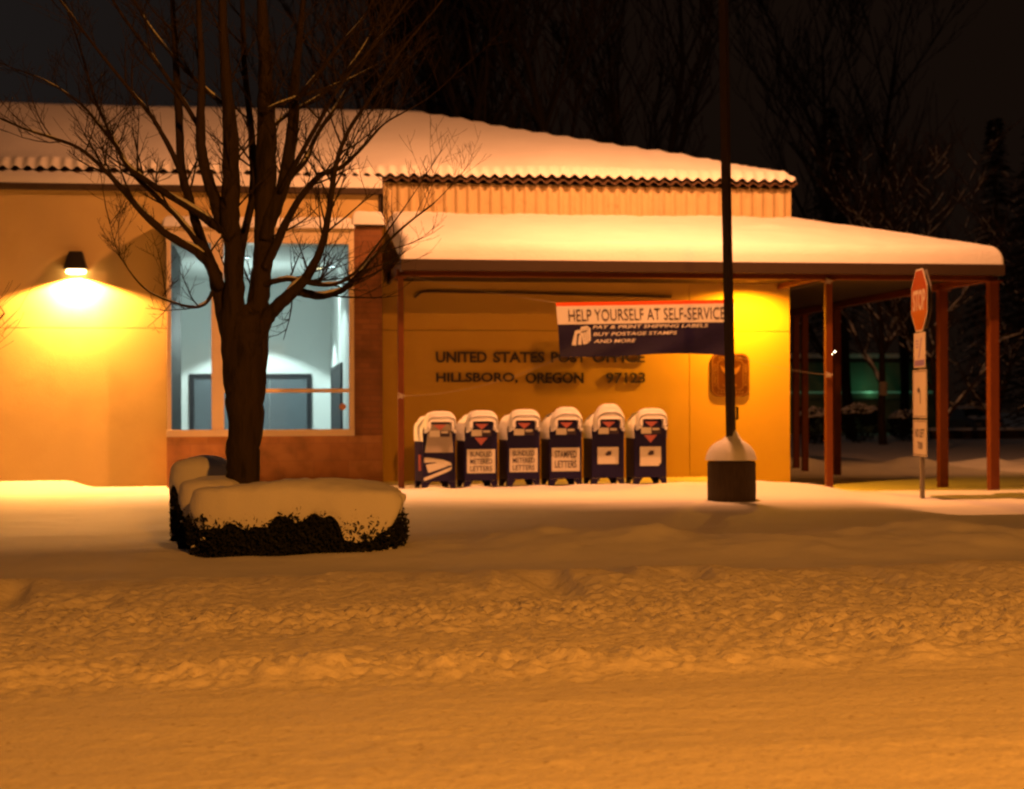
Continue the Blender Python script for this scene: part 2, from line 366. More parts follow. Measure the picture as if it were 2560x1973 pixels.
# bay window
zs0, zs1 = Z(1091, BAY, 640), Z(1074, BAY, 640); zt = Z(608, BAY, 640); zh = Z(574, BAY, 640); zp = Z(566, BAY, 920)
wx0, wx1 = X(428, BAY), X(873, BAY); xp = X(886, BAY)
obj('stone_panel', MB().box((xb0, BAY, -.2), (xb1, LW, zs0)), M['stone'], PO, bevel=.008)
obj('brick_pier', MB().box((xp, BAY-.003, zs0), (xb1, 0, zp)), M['brick'], PO, bevel=.006)
obj('bay_side', MB().box((xb0, BAY+.04, zs0), (wx0-.06, LW, zh)), M['soffit'], PO)
hd = obj('header', MB().box((xb0, BAY-.02, zt), (xp, LW, zh)).box((xb0-.04, BAY-.06, zh), (xp, LW, zh+.04)), M['trim'], PO, bevel=.006)
def snowpad(name, x0, x1, y0, y1, z, t, par, r=.12, s=0, over=.03, st=.03, flatback=True):
    gx = axis((x0-over, x1+over, st)); gy = axis((y0-over, y1, st)); Xg, Yg = np.meshgrid(gx, gy)
    dd = np.minimum(np.minimum(Xg-gx[0], gx[-1]-Xg), Yg-gy[0])
    if not flatback: dd = np.minimum(dd, gy[-1]-Yg)
    T = t*np.sqrt(np.clip(1-(1-np.clip(dd/r, 0, 1))**2, 0, 1))*(1+.5*fbm(Xg*2, Yg*2, s, 3))
    return grid(name, Xg, Yg, z-.01+T, M['roofsnow'], par)
snowpad('snow_cover', xb0-.04, xp-.02, BAY-.06, LW, zh+.04, .19, hd, s=3)
cp = obj('pier_cap', MB().box((xp-.02, BAY-.05, zp), (xb1+.03, .0, zp+.035)), M['gutter'], PO)
snowpad('snow_cover', xp-.02, xb1+.03, BAY-.05, 0, zp+.035, .24, cp, s=9)
wm = thing('window', None, None); wm.parent = PO
def xq(px): return X(px, BAY)
gy_ = BAY+.06
fr_ = MB()
fr_.box((xb0+.01, BAY-.015, zs1), (wx0, BAY+.12, zt)).box((wx1, BAY-.03, zs1), (xp, BAY+.12, zt))
fr_.box((xq(529), BAY-.02, zs1), (xq(560), BAY+.12, zt))
zt0, zt1 = Z(982, BAY, 640), Z(972, BAY, 640)
fr_.box((xq(560), BAY-.01, zt0), (wx1, BAY+.12, zt1))
obj('frame', fr_, M['trim'], wm, bevel=.005)
obj('sill', MB().box((xb0, BAY-.07, zs0), (xp, BAY+.15, zs1)), M['trim'], wm, bevel=.006)
for a, b, c, e in ((wx0, xq(529), zs1, zt), (xq(560), wx1, zt1, zt), (xq(560), wx1, zs1, zt0)):
    obj('pane', MB().box((a-.01, gy_, c-.005), (b+.01, gy_+.006, e+.005)), M['glass'], wm)
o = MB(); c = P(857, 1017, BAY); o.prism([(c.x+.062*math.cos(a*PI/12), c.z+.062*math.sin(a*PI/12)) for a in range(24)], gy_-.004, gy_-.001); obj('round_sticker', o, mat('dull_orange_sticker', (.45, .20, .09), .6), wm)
# lobby
LY = 9.6; lx0, lx1 = X(428, BAY)-.02, X(874, BAY)+.10; lz = 4.62; fz = .24
mb = MB().box((lx0-3, LY, 0), (lx1+.2, LY+.1, lz)).box((lx1, BAY+.13, 0), (lx1+.1, LY, lz)).box((lx0-3, 2.0, 0), (lx0-2.9, LY, lz))
mb.box((lx0-2.9, 3.3, 0), (lx0-.02, 3.4, lz)); obj('lobby_wall', mb, M['lobby'], PO)
obj('lobby_partition', MB().box((lx0-.06, BAY+.13, .2), (lx0, 3.3, lz-.01)), M['lobbydark'], PO)
obj('lobby_ceiling', MB().box((lx0-3, LW+.26, lz), (lx1+.1, LY, lz+.1)).box((lx0, BAY+.13, lz), (lx1+.1, LW+.258, lz+.1)), M['lobby'], PO)
obj('lobby_floor', MB().box((lx0-3, LW+.26, .1), (lx1, LY, fz)).box((lx0, BAY+.13, .1), (lx1, LW+.258, fz)), M['floor'], PO)
def ldoor(x0, x1, zt, y, split):
    w = thing('door', None, None); w.parent = PO
    mb = MB().box((x0-.11, y-.05, fz), (x0, y-.001, zt+.11)).box((x1, y-.05, fz), (x1+.11, y-.001, zt+.11)).box((x0, y-.05, zt), (x1, y-.001, zt+.11)); obj('frame', mb, M['doorframe'], w)
    for i in range(split):
        a = x0+(x1-x0)*i/split; b = x0+(x1-x0)*(i+1)/split
        l = MB().box((a+.005, y-.03, fz), (b-.005, y-.004, zt-.005)); obj('leaf', l, M['door'], w)
ldoor(X(485, LY-.05), X(768, LY-.05), Z(946, LY-.05, 650), LY, 3)
w = thing('door', None, None); w.parent = PO
mb = MB().box((lx1-.05, 3.6, fz), (lx1-.001, 3.7, 2.5)).box((lx1-.05, 8.4, fz), (lx1-.001, 8.5, 2.5)).box((lx1-.05, 3.7, 2.4), (lx1-.001, 8.4, 2.5)); obj('frame', mb, M['doorframe'], w)
obj('leaf', MB().box((lx1-.03, 3.7, fz), (lx1-.004, 8.4, 2.4)), M['doorframe'], w)
COOL = (.82, .96, .92)
Mlens = emit('lit_lens', (.8, .95, 1), 5); Mwarm = emit('warm_lit_lens', (1, .75, .4), 6)
for x_, y_, e_, sp_, mt_, c_ in ((lx1-.16, 5.0, 380, 42, Mlens, COOL), (X(633, 7.6), 7.6, 800, 104, Mlens, COOL), (X(800, 5.5, 725), 5.5, 0, 0, Mwarm, COOL), (-.3, 3.0, 390, 130, Mlens, COOL)):
    o = obj('ceiling_light', MB().lathe([(.11, 0), (.11, -.03), (.085, -.03)], 20, (x_, y_, lz)), M['doorframe'], PO)
    obj('lens', MB().lathe([(.083, -.02), (.083, -.034)], 20, (x_, y_, lz)), mt_, o)
    if e_: lamp('lobby_light', 'SPOT', (x_, y_, lz-.06), e_, c_, aim=(x_, y_, 0), size=.05, spot=sp_, blend=.14)
lamp('lobby_glow', 'POINT', (-.2, 5.0, 3.2), 105, COOL, size=.3)
# canopy
xe0 = X(1002, EAVE, 640); xe1 = X(2512, EAVE, 655); DX = xe1-XC; YB = 9.0
fz0, fz1 = Z(680, EAVE, 1500), Z(652, EAVE, 1500); zw = Z(541, 0, 1500)-.26; CS = (zw-fz1)/3.2
gx = axis((xe0, xe0+.2, .03), (xe0+.2, XC, .08), (XC, xe1-.4, .06), (xe1-.4, xe1, .025)); gy = axis((EAVE, EAVE+.4, .025), (EAVE+.4, 0, .07), (0, YB, .2))
Xg, Yg = np.meshgrid(gx, gy); out = np.maximum(-Yg*3.2/3.2, (Xg-XC)*3.2/DX)
dd = np.minimum(np.minimum(Yg-EAVE, xe1-Xg), np.where(Yg < .2, (Xg-xe0)*1.2, 9)); dd = dd*(1+.9*fbm(Xg*1.1+Yg, Yg*1.1-Xg*.3, 39, 3))
T = .30*np.sqrt(np.clip(1-(1-np.clip(dd/.21, 0, 1))**2, 0, 1))*(1+.38*fbm(Xg*.7, Yg*.7, 31, 3)+.10*fbm(Xg*3+Yg*3, Yg*3, 35, 2))
T += .05*np.exp(-(((Xg-X(1920, -1.2, 560))/.25)**2+((Yg+1.3)/.2)**2))
Zg = fz1-.004+CS*(3.2-out)+T+.022*fbm(Xg*3.5, Yg*3.5, 33, 3)*np.clip(dd/.15, 0, 1)-.03*np.clip(dd/.1-1, -1, 0)*0
Zg -= np.clip(.02-dd, 0, .02)*1.2*vn(Xg*5, Yg*0, 9)
cm = ~((Xg[:-1, :-1] < XC-.001) & (Yg[:-1, :-1] > -.001))
Zr = fz1-.03+CS*(3.2-out)
mb = MB()
mb.add([(xe0, EAVE, fz1-.02), (xe1, EAVE, fz1-.02), (XC, 0, zw-.02), (xe0, 0, zw-.02), (xe1, YB, fz1-.02), (XC, YB, zw-.02)], [(0, 1, 2, 3), (1, 4, 5, 2)])
cr_ = obj('canopy_roof', mb, M['rust'], PO)
grid('snow_cover', Xg, Yg, Zg, M['roofsnow'], cr_, mask=cm)
mb = MB().box((xe0, EAVE-.02, fz0), (xe1, EAVE+.06, fz1)).box((xe1-.08, EAVE+.06, fz0), (xe1, YB, fz1)).box((xe0, EAVE+.06, fz0), (xe0+.06, -.02, fz1))
obj('fascia', mb, M['gutter'], PO, bevel=.008)
obj('soffit', MB().box((xe0+.07, EAVE+.07, fz0+.06), (xe1-.09, -.01, fz0+.10)).box((XC+.01, -.01, fz0+.06), (xe1-.09, YB, fz0+.10)), M['soffit'], PO)
bz0, bz1 = Z(697, POST, 1700), fz0+.055
px1 = X(1002, POST, 900); px2 = X(2071, POST, 900); px3 = X(2482, POST, 900)
obj('beam', MB().box((px1-.07, POST-.07, bz0), (px3+.07, POST+.07, bz1)), M['red'], PO, bevel=.006)
obj('beam', MB().box((px3-.07, POST+.07, bz0), (px3+.07, YB-.2, bz1)), M['red'], PO, bevel=.006)
obj('beam', MB().box((px2-.05, POST+.07, bz0+.03), (px2+.05, -.01, bz1)), M['red'], PO, bevel=.006)
def post(x, y, w=.065):
    obj('post', MB().box((x-w, y-w, -.1), (x+w, y+w, bz0)).box((x-w-.05, y-w-.05, bz0-.025), (x+w+.05, y+w+.05, bz0-.001)), M['red'], PO, bevel=.006)
post(px1, POST, .05); post(px2, POST, .06); post(px3, POST, .085)
def ys(px): 
    d = FW + RR*((px-CX)/F_PX); t = (px3-CAM.x)/d.x; return CAM.y+d.y*t
post(px3, ys(2356), .085); post(px3, ys(2092), .075); post(px3, ys(2012), .07); post(px3, ys(1990), .07)
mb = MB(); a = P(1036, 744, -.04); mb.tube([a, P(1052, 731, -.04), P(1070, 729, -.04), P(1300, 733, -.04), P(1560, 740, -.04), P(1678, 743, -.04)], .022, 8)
obj('wall_dark_line', mb, M['rust'], PO, smooth=True)  # thin dark tube drawn along the wall, left end hooked down
dlx = X(1880, -.75, 690)
dl = obj('downlight', MB().lathe([(.12, .08), (.12, .054), (.10, .054)], 20, (dlx, -.75, fz0)), M['rust'], PO)
obj('lens', MB().lathe([(.095, .07), (.095, .056)], 20, (dlx, -.75, fz0)), emit('downlight_lens', (1, .6, .15), 6), dl)
lamp('downlight_light', 'SPOT', (dlx, -.75, fz0+.035), 950, (1, .37, .012), aim=(dlx, -.55, 0), size=.06, spot=165, blend=.5)

# ------------------------------------------------------------------ wall lamp on the left wing
wl = P(162*1.172, 575*1.172, LW-.14)
WL = thing('wall_lamp', 'lit black cone wall lamp glaring on the cream wall left of the tree', 'wall lamp', (wl.x, LW, wl.z-.02))
mb = MB(); n4 = 4
def frus(mb, x, y, z, a, b, h):   # tapered four sided shade, wide below
    mb.add([(x-a, y-a*.8, z), (x+a, y-a*.8, z), (x+a, LW, z), (x-a, LW, z), (x-b, y-b*.6, z+h), (x+b, y-b*.6, z+h), (x+b, LW, z+h), (x-b, LW, z+h)],
           [(4, 5, 6, 7), (0, 1, 5, 4), (1, 2, 6, 5), (2, 3, 7, 6), (3, 0, 4, 7), (0, 3, 2, 1)])
frus(mb, wl.x, wl.y, wl.z, .205, .115, .32); obj('shade', mb, M['black'], WL, world=True, bevel=.012)
mb = MB().lathe([(.16, -.002), (.185, -.03), (.17, -.07), (.10, -.085)], 24); mb.v = [(wl.x+x, wl.y+.005+y*.72, wl.z+z) for x, y, z in mb.v]
obj('lens', mb, emit('sodium_lens', (1, .62, .25), 14), WL, smooth=True, world=True)
lamp('wall_lamp_light', 'SPOT', (wl.x, wl.y-.06, wl.z-.11), 2800, (1, .40, .085), aim=(wl.x, wl.y-.0, wl.z-3), size=.05, spot=152, blend=.18)

# ------------------------------------------------------------------ lettering and emblem on the shaded wall
def wallwords(rows, yy, zbase, h, label):
    root = thing('wall_lettering', label, 'lettering', (X(rows[0][1], 0), yy, zbase), 0, 'dark letters on the wall')
    for body, a, b in rows:
        x0, x1 = X(a, 0), X(b, 0); mb = MB(); put_text(mb, body, x0, zbase, -.022, x1-x0, h, .035, .028)
        obj('word', mb, M['ink'], root, world=True)
hl = .205
wallwords([('UNITED', 1090, 1217), ('STATES', 1233, 1361), ('POST', 1377, 1464), ('OFFICE', 1481, 1611)], -.003, Z(907, 0, 1350), hl, 'upper line of dark raised capitals partly hidden by the banner')
wallwords([('HILLSBORO,', 1090, 1294), ('OREGON', 1313, 1458), ('97123', 1514, 1612)], -.003, Z(959, 0, 1350), hl, 'lower line of dark raised capitals and numerals above the mailboxes')
c = P(1824, 938, 0); hw, hh = .385, .415
PL = thing('wall_emblem', 'rounded square bronze eagle plaque on the lit wall behind the lamp pole', 'emblem', (c.x, 0, c.z-hh))
def rr(w, h, r, k=6):
    p = []
    for cx_, cz_, a0 in ((w-r, h-r, 0), (-w+r, h-r, 90), (-w+r, -h+r, 180), (w-r, -h+r, 270)):
        for i in range(k+1): a = R(a0+90*i/k); p.append((c.x+cx_+r*math.cos(a), c.z+cz_+r*math.sin(a)))
    return p
obj('plaque', MB().prism(rr(hw, hh, .16), -.05, -.002), M['bronze2'], PL, world=True, bevel=.012)
mb = MB(); o1 = rr(hw-.02, hh-.02, .145); i1 = rr(hw-.035, hh-.035, .13); o2 = rr(hw-.13, hh-.13, .08); i2 = rr(hw-.14, hh-.14, .07)
for oo, ii in ((o1, i1), (o2, i2)):
    n_ = len(oo); vs = [(x, -.06, z) for x, z in oo]+[(x, -.06, z) for x, z in ii]+[(x, -.049, z) for x, z in oo]+[(x, -.049, z) for x, z in ii]
    mb.add(vs, [(i, (i+1) % n_, n_+(i+1) % n_, n_+i) for i in range(n_)]+[(i, 2*n_+i, 2*n_+(i+1) % n_, (i+1) % n_) for i in range(n_)]+[(n_+i, n_+(i+1) % n_, 3*n_+(i+1) % n_, 3*n_+i) for i in range(n_)])
obj('rim', mb, M['gold'], PL, world=True)
mb = MB(); put_text(mb, 'STATES POSTAL', c.x-.23, c.z+hh-.115, -.05, .46, .055, .01, .01); obj('raised_word', mb, M['gold'], PL, world=True)
for body, sgn in (('UNITED', -1), ('SERVICE', 1)):
    v, f = text(body, .42, .055, .01, .01); mb = MB()
    mb.add([(c.x+sgn*(hw-.11)+sgn*b, -.05-e, c.z-sgn*(a-.21)) for a, b, e in v], f); obj('raised_word', mb, M['gold'], PL, world=True)
for k in range(9):
    sx_ = c.x-.24+.06*k; pts = [(sx_+(.024 if i % 2 == 0 else .010)*math.sin(i*PI/5), c.z-hh+.085+(.024 if i % 2 == 0 else .010)*math.cos(i*PI/5)) for i in range(10)]
    obj('raised_star', MB().prism(pts, -.06, -.05), M['gold'], PL, world=True)
mb = MB(); put_text(mb, 'U.S.MAIL', c.x-.14, c.z-.22, -.05, .28, .05, .01, .01); obj('raised_word', mb, M['gold'], PL, world=True)
mb = MB()
eg = [(-.17, .10), (-.20, .20), (-.12, .14), (-.05, .17), (-.03, .22), (.02, .235), (.06, .21), (.03, .19), (.06, .15), (.12, .14), (.20, .20), (.17, .09), (.11, .03), (.05, .00), (.06, -.09), (.10, -.12), (-.10, -.12), (-.06, -.09), (-.05, .0), (-.11, .03)]
mb.prism([(c.x+x, c.z+z-.01) for x, z in eg], -.066, -.05); obj('eagle', mb, M['gold'], PL, world=True)

# ------------------------------------------------------------------ mailboxes
def sticker(mb, x0, x1, z0, z1, y, m): mb.box((x0, y-.003, z0), (x1, y-.0, z1), m)
EGL = [[(190, 825), (260, 825), (480, 860), (600, 905), (612, 950), (540, 945), (350, 895), (190, 900)],
       [(215, 932), (400, 905), (560, 955), (470, 985), (270, 1050), (250, 1050)],
       [(185, 1130), (600, 972), (616, 960), (612, 1000), (580, 1030), (215, 1170), (180, 1165)]]
MW, MD, MZ, MA = .285, .31, 1.00, .22
def mailbox(px, yy, rot, kind, dome, label):
    x = X(px, yy-.3, 1200); z = gzs(x, yy)-.05
    r = thing('mailbox', label, 'mailbox', (x, yy, z), rot, 'row of blue mailboxes in front of the wall')
    arch = [(-MW, .17)]+[(-MW*math.cos(a), MZ+MA*math.sin(a)) for a in np.linspace(0, PI, 17)]+[(MW, .17)]
    obj('body', MB().prism(arch, -MD, MD), M['blue'], r, bevel=.012)
    for sx_ in (-1, 1):
        for sy in (-1, 1):
            a, b = (sx_*MW, sx_*(MW-.10)); a2 = sx_*(MW-.055)
            mb = MB(); mb.prism([(a, .0), (a2, .0), (b, .10), (b-sx_*.05, .168), (a, .168)] if sx_ < 0 else [(a, 0), (a, .168), (b-sx_*.05, .168), (b, .10), (a2, 0)], sy*MD-(.012 if sy > 0 else 0), sy*MD+(.012 if sy < 0 else 0))
            mb.box((min(a, a-sx_*.012), min(sy*MD-sy*.012, sy*(MD-.11)), 0), (max(a, a-sx_*.012), max(sy*MD-sy*.012, sy*(MD-.11)), .168))
            mb.box((min(a, a2), sy*MD-.03, -.01), (max(a, a2), sy*MD+.03, .012))
            obj('leg', mb, M['blue'], r)
    hood = MB()
    for s_ in (-1, 1): hood.box((min(s_*.205, s_*.225), -MD-.13, 1.0), (max(s_*.205, s_*.225), -MD, 1.18))
    hood.box((-.225, -MD-.15, 1.18), (.225, -MD+.05, 1.20)); obj('hood', hood, M['blue'], r, bevel=.008)
    dr = MB().add([(-.2, -MD-.012, .90), (.2, -MD-.012, .90), (.2, -MD-.05, 1.14), (-.2, -MD-.05, 1.14), (-.2, -MD-.001, .90), (.2, -MD-.001, .90), (.2, -MD-.001, 1.14), (-.2, -MD-.001, 1.14)], [(0, 1, 2, 3), (1, 5, 6, 2), (5, 4, 7, 6), (4, 0, 3, 7), (3, 2, 6, 7), (0, 4, 5, 1)])
    door = obj('door', dr, M['grey'] if kind == 'eagle' else M['blue'], r)
    if kind == 'eagle':
        pm = MB().add([(-.245, -MD-.055, .66), (.235, -MD-.055, .66), (.205, -MD-.055, 1.0), (-.205, -MD-.055, 1.0), (-.245, -MD-.001, .66), (.235, -MD-.001, .66), (.205, -MD-.001, 1.0), (-.205, -MD-.001, 1.0)], [(0, 1, 2, 3), (1, 5, 6, 2), (5, 4, 7, 6), (4, 0, 3, 7), (3, 2, 6, 7), (0, 4, 5, 1)])
        obj('front_panel', pm, M['grey'], r, bevel=.008, label='pale grey panel')
    yl = -MD-.055
    st = MB()
    sticker(st, -.18, .0, .925, 1.03, yl-.003, 0); sticker(st, .0, .17, .925, 1.03, yl-.003, 1); sticker(st, .02, .14, .985, 1.02, yl-.006, 0)
    st.prism([(-.115, 1.13), (.0, 1.035), (.115, 1.13)][::-1], yl-.006, yl-.003, 2)
    st.box((-.19, yl-.003, .90), (.19, yl+.04, 1.135), 3)
    obj('hours_label', st, [M['white'], M['ink'], M['pink'], M['grey'] if kind == 'eagle' else M['blue']], r)
    if kind in ('bundledtri', 'expresstri'):
        st = MB(); st.prism([(-.12, .905), (.12, .905), (0, .77)], -MD-.006, -MD-.001); obj('triangle_sticker', st, M['pink'], r)
    y2 = -MD-.002
    if kind == 'eagle':
        for poly in EGL:
            em = MB(); em.prism([((px_-420)/6.067/147+.0, (1340-pz)/892) for px_, pz in poly], y2-.004, y2); obj('eagle_emblem', em, M['white'], r)
        side = MB(); side.box((-MW-.004, -.2, .35), (-MW-.001, -.02, .62)); obj('side_sticker', side, M['pink'], r)
    elif kind in ('bundledtri', 'bundled', 'stamped'):
        l = MB(); sticker(l, -.245, .245, .30, .70, y2, 0)
        rows = ['STAMPED', 'LETTERS'] if kind == 'stamped' else ['BUNDLED', 'METERED', 'LETTERS']
        hh_ = .12 if kind == 'stamped' else .088; st_ = .17 if kind == 'stamped' else .122
        top = .53 if kind == 'stamped' else .575
        for i, rw in enumerate(rows): put_text(l, rw, -.19, top-i*st_, y2-.003, .38, hh_, .003, .012, 1)
        obj('letter_label', l, [M['white'], M['ink']], r)
    else:
        l = MB(); sticker(l, -.185, .185, .41, .70, y2, 0)
        for sc in (0, 1): l.prism([(-.06+.012*sc, .575-.02*sc), (.0, .635-.035*sc), (.065, .63-.035*sc), (.05, .595-.035*sc), (-.01, .57-.02*sc)][::-1], y2-.006-.001*sc, y2-.003, 1)
        if kind == 'expresstri': l.box((-.19, y2-.014, .37), (.15, y2-.003, .43), 0)
        obj('express_label', l, [M['white'], M['ink']], r)
    # snow: lying on the arched top and piled on the hood
    rng = random.Random(px); na, ny = 18, 12; v = []; f = []
    for j in range(ny+1):
        y = -MD-.02+(2*MD+.04)*j/ny; e = min(j, ny-j)/ny; ed = math.sqrt(min(1, e*5+.04))
        for i in range(na+1):
            a = PI*(-.09+1.18*i/na); tt = .085*ed*max(0, math.sin(min(PI, max(0, PI*i/na))))**.55*(1+.3*rng.uniform(-1, 1))
            aa = min(PI, max(0, a)); dz = min(0, math.sin(a))*.55
            v.append((-(MW+tt*.7)*math.cos(aa), y, MZ+(MA+tt)*math.sin(aa)+dz))
    for j in range(ny):
        for i in range(na): k = j*(na+1)+i; f.append((k, k+1, k+na+2, k+na+1))
    mb = MB().add(v, f)
    # inverted U of snow round the hood
    pr = []; top = 1.36+dome*.5
    for a in np.linspace(-.12, PI+.12, 19):
        ca, sa = math.cos(a), math.sin(a); ca = math.copysign(abs(ca)**.55, ca); sa = math.copysign(abs(sa)**.65, sa)
        pr.append((-.262*ca, 1.06+(top-1.06)*max(sa, -.35)))
    inn = [(.195, 1.03), (.200, 1.15), (.175, 1.176), (-.175, 1.176), (-.200, 1.15), (-.195, 1.03)]
    if dome > .05: pr = [(x*(1-.22*max(0, (z-1.2)/.2)), z) for x, z in pr]
    poly = pr+inn; n_ = len(poly); v = []; f = []
    prof = [(-.20, .45), (-.192, .72), (-.17, .93), (-.13, 1), (-.06, 1), (.03, .97), (.07, .7)]
    for y, s_ in prof:
        for x_, z_ in poly: v.append((x_*(1-.12*(1-s_)), -MD+y, 1.19+(z_-1.19)*s_ if z_ > 1.19 else 1.19-(1.19-z_)*(.5+.5*s_)))
    for j in range(len(prof)-1):
        for i in range(n_): f.append((j*n_+i, j*n_+(i+1) % n_, (j+1)*n_+(i+1) % n_, (j+1)*n_+i))
    no = len(pr)
    for off, fl in ((0, 1), ((len(prof)-1)*n_, 0)):
        for i in range(no-1):
            q0 = no+5-int(round(i*5/(no-1))); q1 = no+5-int(round((i+1)*5/(no-1)))
            p_ = [off+i, off+i+1, off+q1]+([off+q0] if q0 != q1 else [])
            f.append(tuple(p_ if fl else p_[::-1]))
    mb.add(v, f); obj('snow_cap', mb, M['snow'], r, smooth=True)
MBY = -2.75
mailbox(1092, MBY, R(7.5), 'eagle', .0, 'blue mailbox with large white eagle emblem and pale grey upper front')
mailbox(1198, MBY, R(6), 'bundledtri', .0, 'blue mailbox with bundled letters label and a red triangle above it')
mailbox(1305, MBY, R(5), 'bundled', .01, 'blue mailbox with bundled letters label and no triangle above it')
mailbox(1411, MBY, R(4), 'stamped', .07, 'blue mailbox with two line stamped letters label')
mailbox(1518, MBY, R(2.5), 'express', .16, 'blue mailbox with small white label and the tallest domed snow cap')
mailbox(1625, MBY, R(1.5), 'expresstri', .0, 'blue mailbox with small white label and a red triangle, nearest the lamp pole')

# ------------------------------------------------------------------ banner on ropes between the canopy posts
BY = POST-.28
A_, B_, C_, D_ = P(1390, 757, BY), P(1836, 749, BY), P(1401, 893, BY), P(1836, 889, BY)
def bn(u, v, off=0):
    p = (A_*(1-u)+B_*u)*(1-v)+(C_*(1-u)+D_*u)*v
    w_ = .025*math.sin(u*7+v*2)*v+.018*math.sin(u*15+v*9)*v*v+.03*math.sin(v*3+1)*math.sin(PI*u)
    return (p.x, p.y+w_-off, p.z+.045*v**3*math.sin(PI*u*1.3-.9)*(.5+.5*math.cos(u*5-3.6))-.012*math.sin(PI*u)*(1-v)*0)
BN = thing('banner', 'red, white and blue vinyl banner roped up between the canopy posts', 'banner', tuple(C_))
mb = MB(); nu, nv = 60, 30; v_ = [bn(i/nu, j/nv) for j in range(nv+1) for i in range(nu+1)]
v_ += [bn(i/nu, j/nv, -.004) for j in range(nv+1) for i in range(nu+1)]
N_ = (nu+1)*(nv+1)
for j in range(nv):
    mi = 0 if j < 2 else (1 if j < 12 else 2)
    q = []
    for i in range(nu): k = j*(nu+1)+i; q += [(k, k+nu+1, k+nu+2, k+1), (N_+k, N_+k+1, N_+k+nu+2, N_+k+nu+1)]
    mb.f.extend(q); mb.m.extend([mi]*len(q))
mb.v = v_; obj('cloth', mb, [M['orange'], M['white'], M['bannerblue']], BN, smooth=True, world=True)
def btext(body, u0, u1, v0, v1, mt, bold=.0, slant=0, name='printed_text'):
    v, f = text(body, 1, 1, 1, bold); mb = MB()
    mb.add([bn(u0+(u1-u0)*a+slant*b*(v1-v0), v1+(v0-v1)*b, .006+.002*e) for a, b, e in v], f); obj(name, mb, mt, BN, world=True)
btext('HELP YOURSELF AT SELF-SERVICE', .065, .945, .13, .345, M['ink'], -.004)
btext('PAY & PRINT SHIPPING LABELS', .195, .845, .425, .49, M['white'], .01, .12)
btext('BUY POSTAGE STAMPS', .195, .665, .555, .62, M['white'], .01, .12)
btext('AND MORE', .195, .425, .685, .75, M['white'], .01, .12)
mb = MB()
for poly in ([(.07, .78), (.095, .52), (.12, .50), (.12, .56), (.105, .58), (.095, .79)], [(.105, .77), (.115, .60), (.13, .58), (.125, .78)], [(.115, .56), (.13, .45), (.165, .43), (.182, .48), (.178, .70), (.155, .76), (.135, .77), (.13, .60)]):
    k = len(poly); mb.add([bn(a, b, .007) for a, b in poly], [tuple(range(k))])
obj('pictogram', mb, M['white'], BN, world=True)
mb = MB()
for poly in ([(.137, .48), (.139, .48), (.148, .74), (.146, .74)], [(.152, .46), (.154, .46), (.158, .73), (.156, .73)], [(.166, .46), (.168, .46), (.168, .72), (.166, .72)], [(.125, .54), (.16, .52), (.16, .535), (.126, .555)]):
    mb.add([bn(a, b, .010) for a, b in poly], [(0, 1, 2, 3)])
obj('pictogram_lines', mb, M['bannerblue'], BN, world=True)
def rope(p0, p1, sag, knot):
    p0 = Vector(p0); p1 = Vector(p1); pts = []
    for i in range(15): t = i/14; q = p0*(1-t)+p1*t; q.z -= sag*4*t*(1-t); pts.append(q)
    mb = MB().tube(pts, .0025, 5)
    if knot:
        for k in range(5): a = k*1.3; mb.tube([p1+Vector((.07*math.cos(a), -.02, .05*math.sin(a*2))), p1+Vector((-.06*math.cos(a), -.03, .02*math.sin(a)))], .012, 5)
    obj('rope', mb, M['rope'], BN, world=True)
pw = POST-.09
rope(bn(0, 0), P(1002, 688, pw), .02, False); rope(bn(0, 1), P(1002, 990, pw), .16, True)
rope(bn(1, 0), P(2071, 703, pw), .02, True); rope(bn(1, 1), P(2071, 937, pw), .05, True)

# ------------------------------------------------------------------ parking lot light pole
pz = gzs(PX0, POLE_Y)-.13
LP = thing('lamp_pole', 'tall dark bronze light pole on a snow capped round concrete base', 'light pole', (PX0, POLE_Y, pz))
obj('base', MB().lathe([(.36, -.15), (.365, .35), (.362, .69), (.35, .715)], 40), M['conc'], LP, smooth=False, bevel=.008)
mb = MB(); lean = -.0135
mb.tube([(0, 0, .7), (lean*5, 0, 5), (lean*9.3, 0, 10.05)], [.078, .076, .07], 4)
mb.v = [(x, y, z) for x, y, z in mb.v]; mb.tube([(.055, -.07, 1.35), (.07, -.08, 1.35), (.07, -.08, 1.52), (.055, -.07, 1.52)], .02, 6)
pl = obj('pole', mb, M['bronze'], LP)
pl.data.transform(Matrix.Rotation(R(0), 4, 'Z'))
obj('arm', MB().tube([(lean*9.3, 0, 9.95), (lean*9.3-.04, .8, 10.05)], .035, 8), M['bronze'], LP)
hd_ = obj('lamp_head', MB().box((-.45, .65, 10.06), (.05, 1.25, 10.24)), M['bronze'], LP, bevel=.02)
obj('lens', MB().box((-.38, .72, 10.045), (-.02, 1.18, 10.059)), emit('pole_lens', SOD, 20), hd_)
nr, na = 14, 40; v = []; f = []
for i in range(nr+1):
    q = i/nr
    for k in range(na):
        a = 2*PI*k/na; rr_ = (.385+.012*math.sin(3*a))*q
        zc = .715+.36*math.sqrt(max(0, 1-(q*.995)**2.2))+.13*max(0, 1-q*2.4)*(1.0+.7*math.cos(a-.3))+.012*math.sin(5*a+q*9)*(1-q)
        v.append((rr_*math.cos(a)+.0, rr_*math.sin(a), zc-.02))
for i in range(nr):
    for k in range(na): f.append((i*na+k, (i+1)*na+k, (i+1)*na+(k+1) % na, i*na+(k+1) % na))
obj('snow_cap', MB().add(v, f), M['snow'], LP, smooth=True)

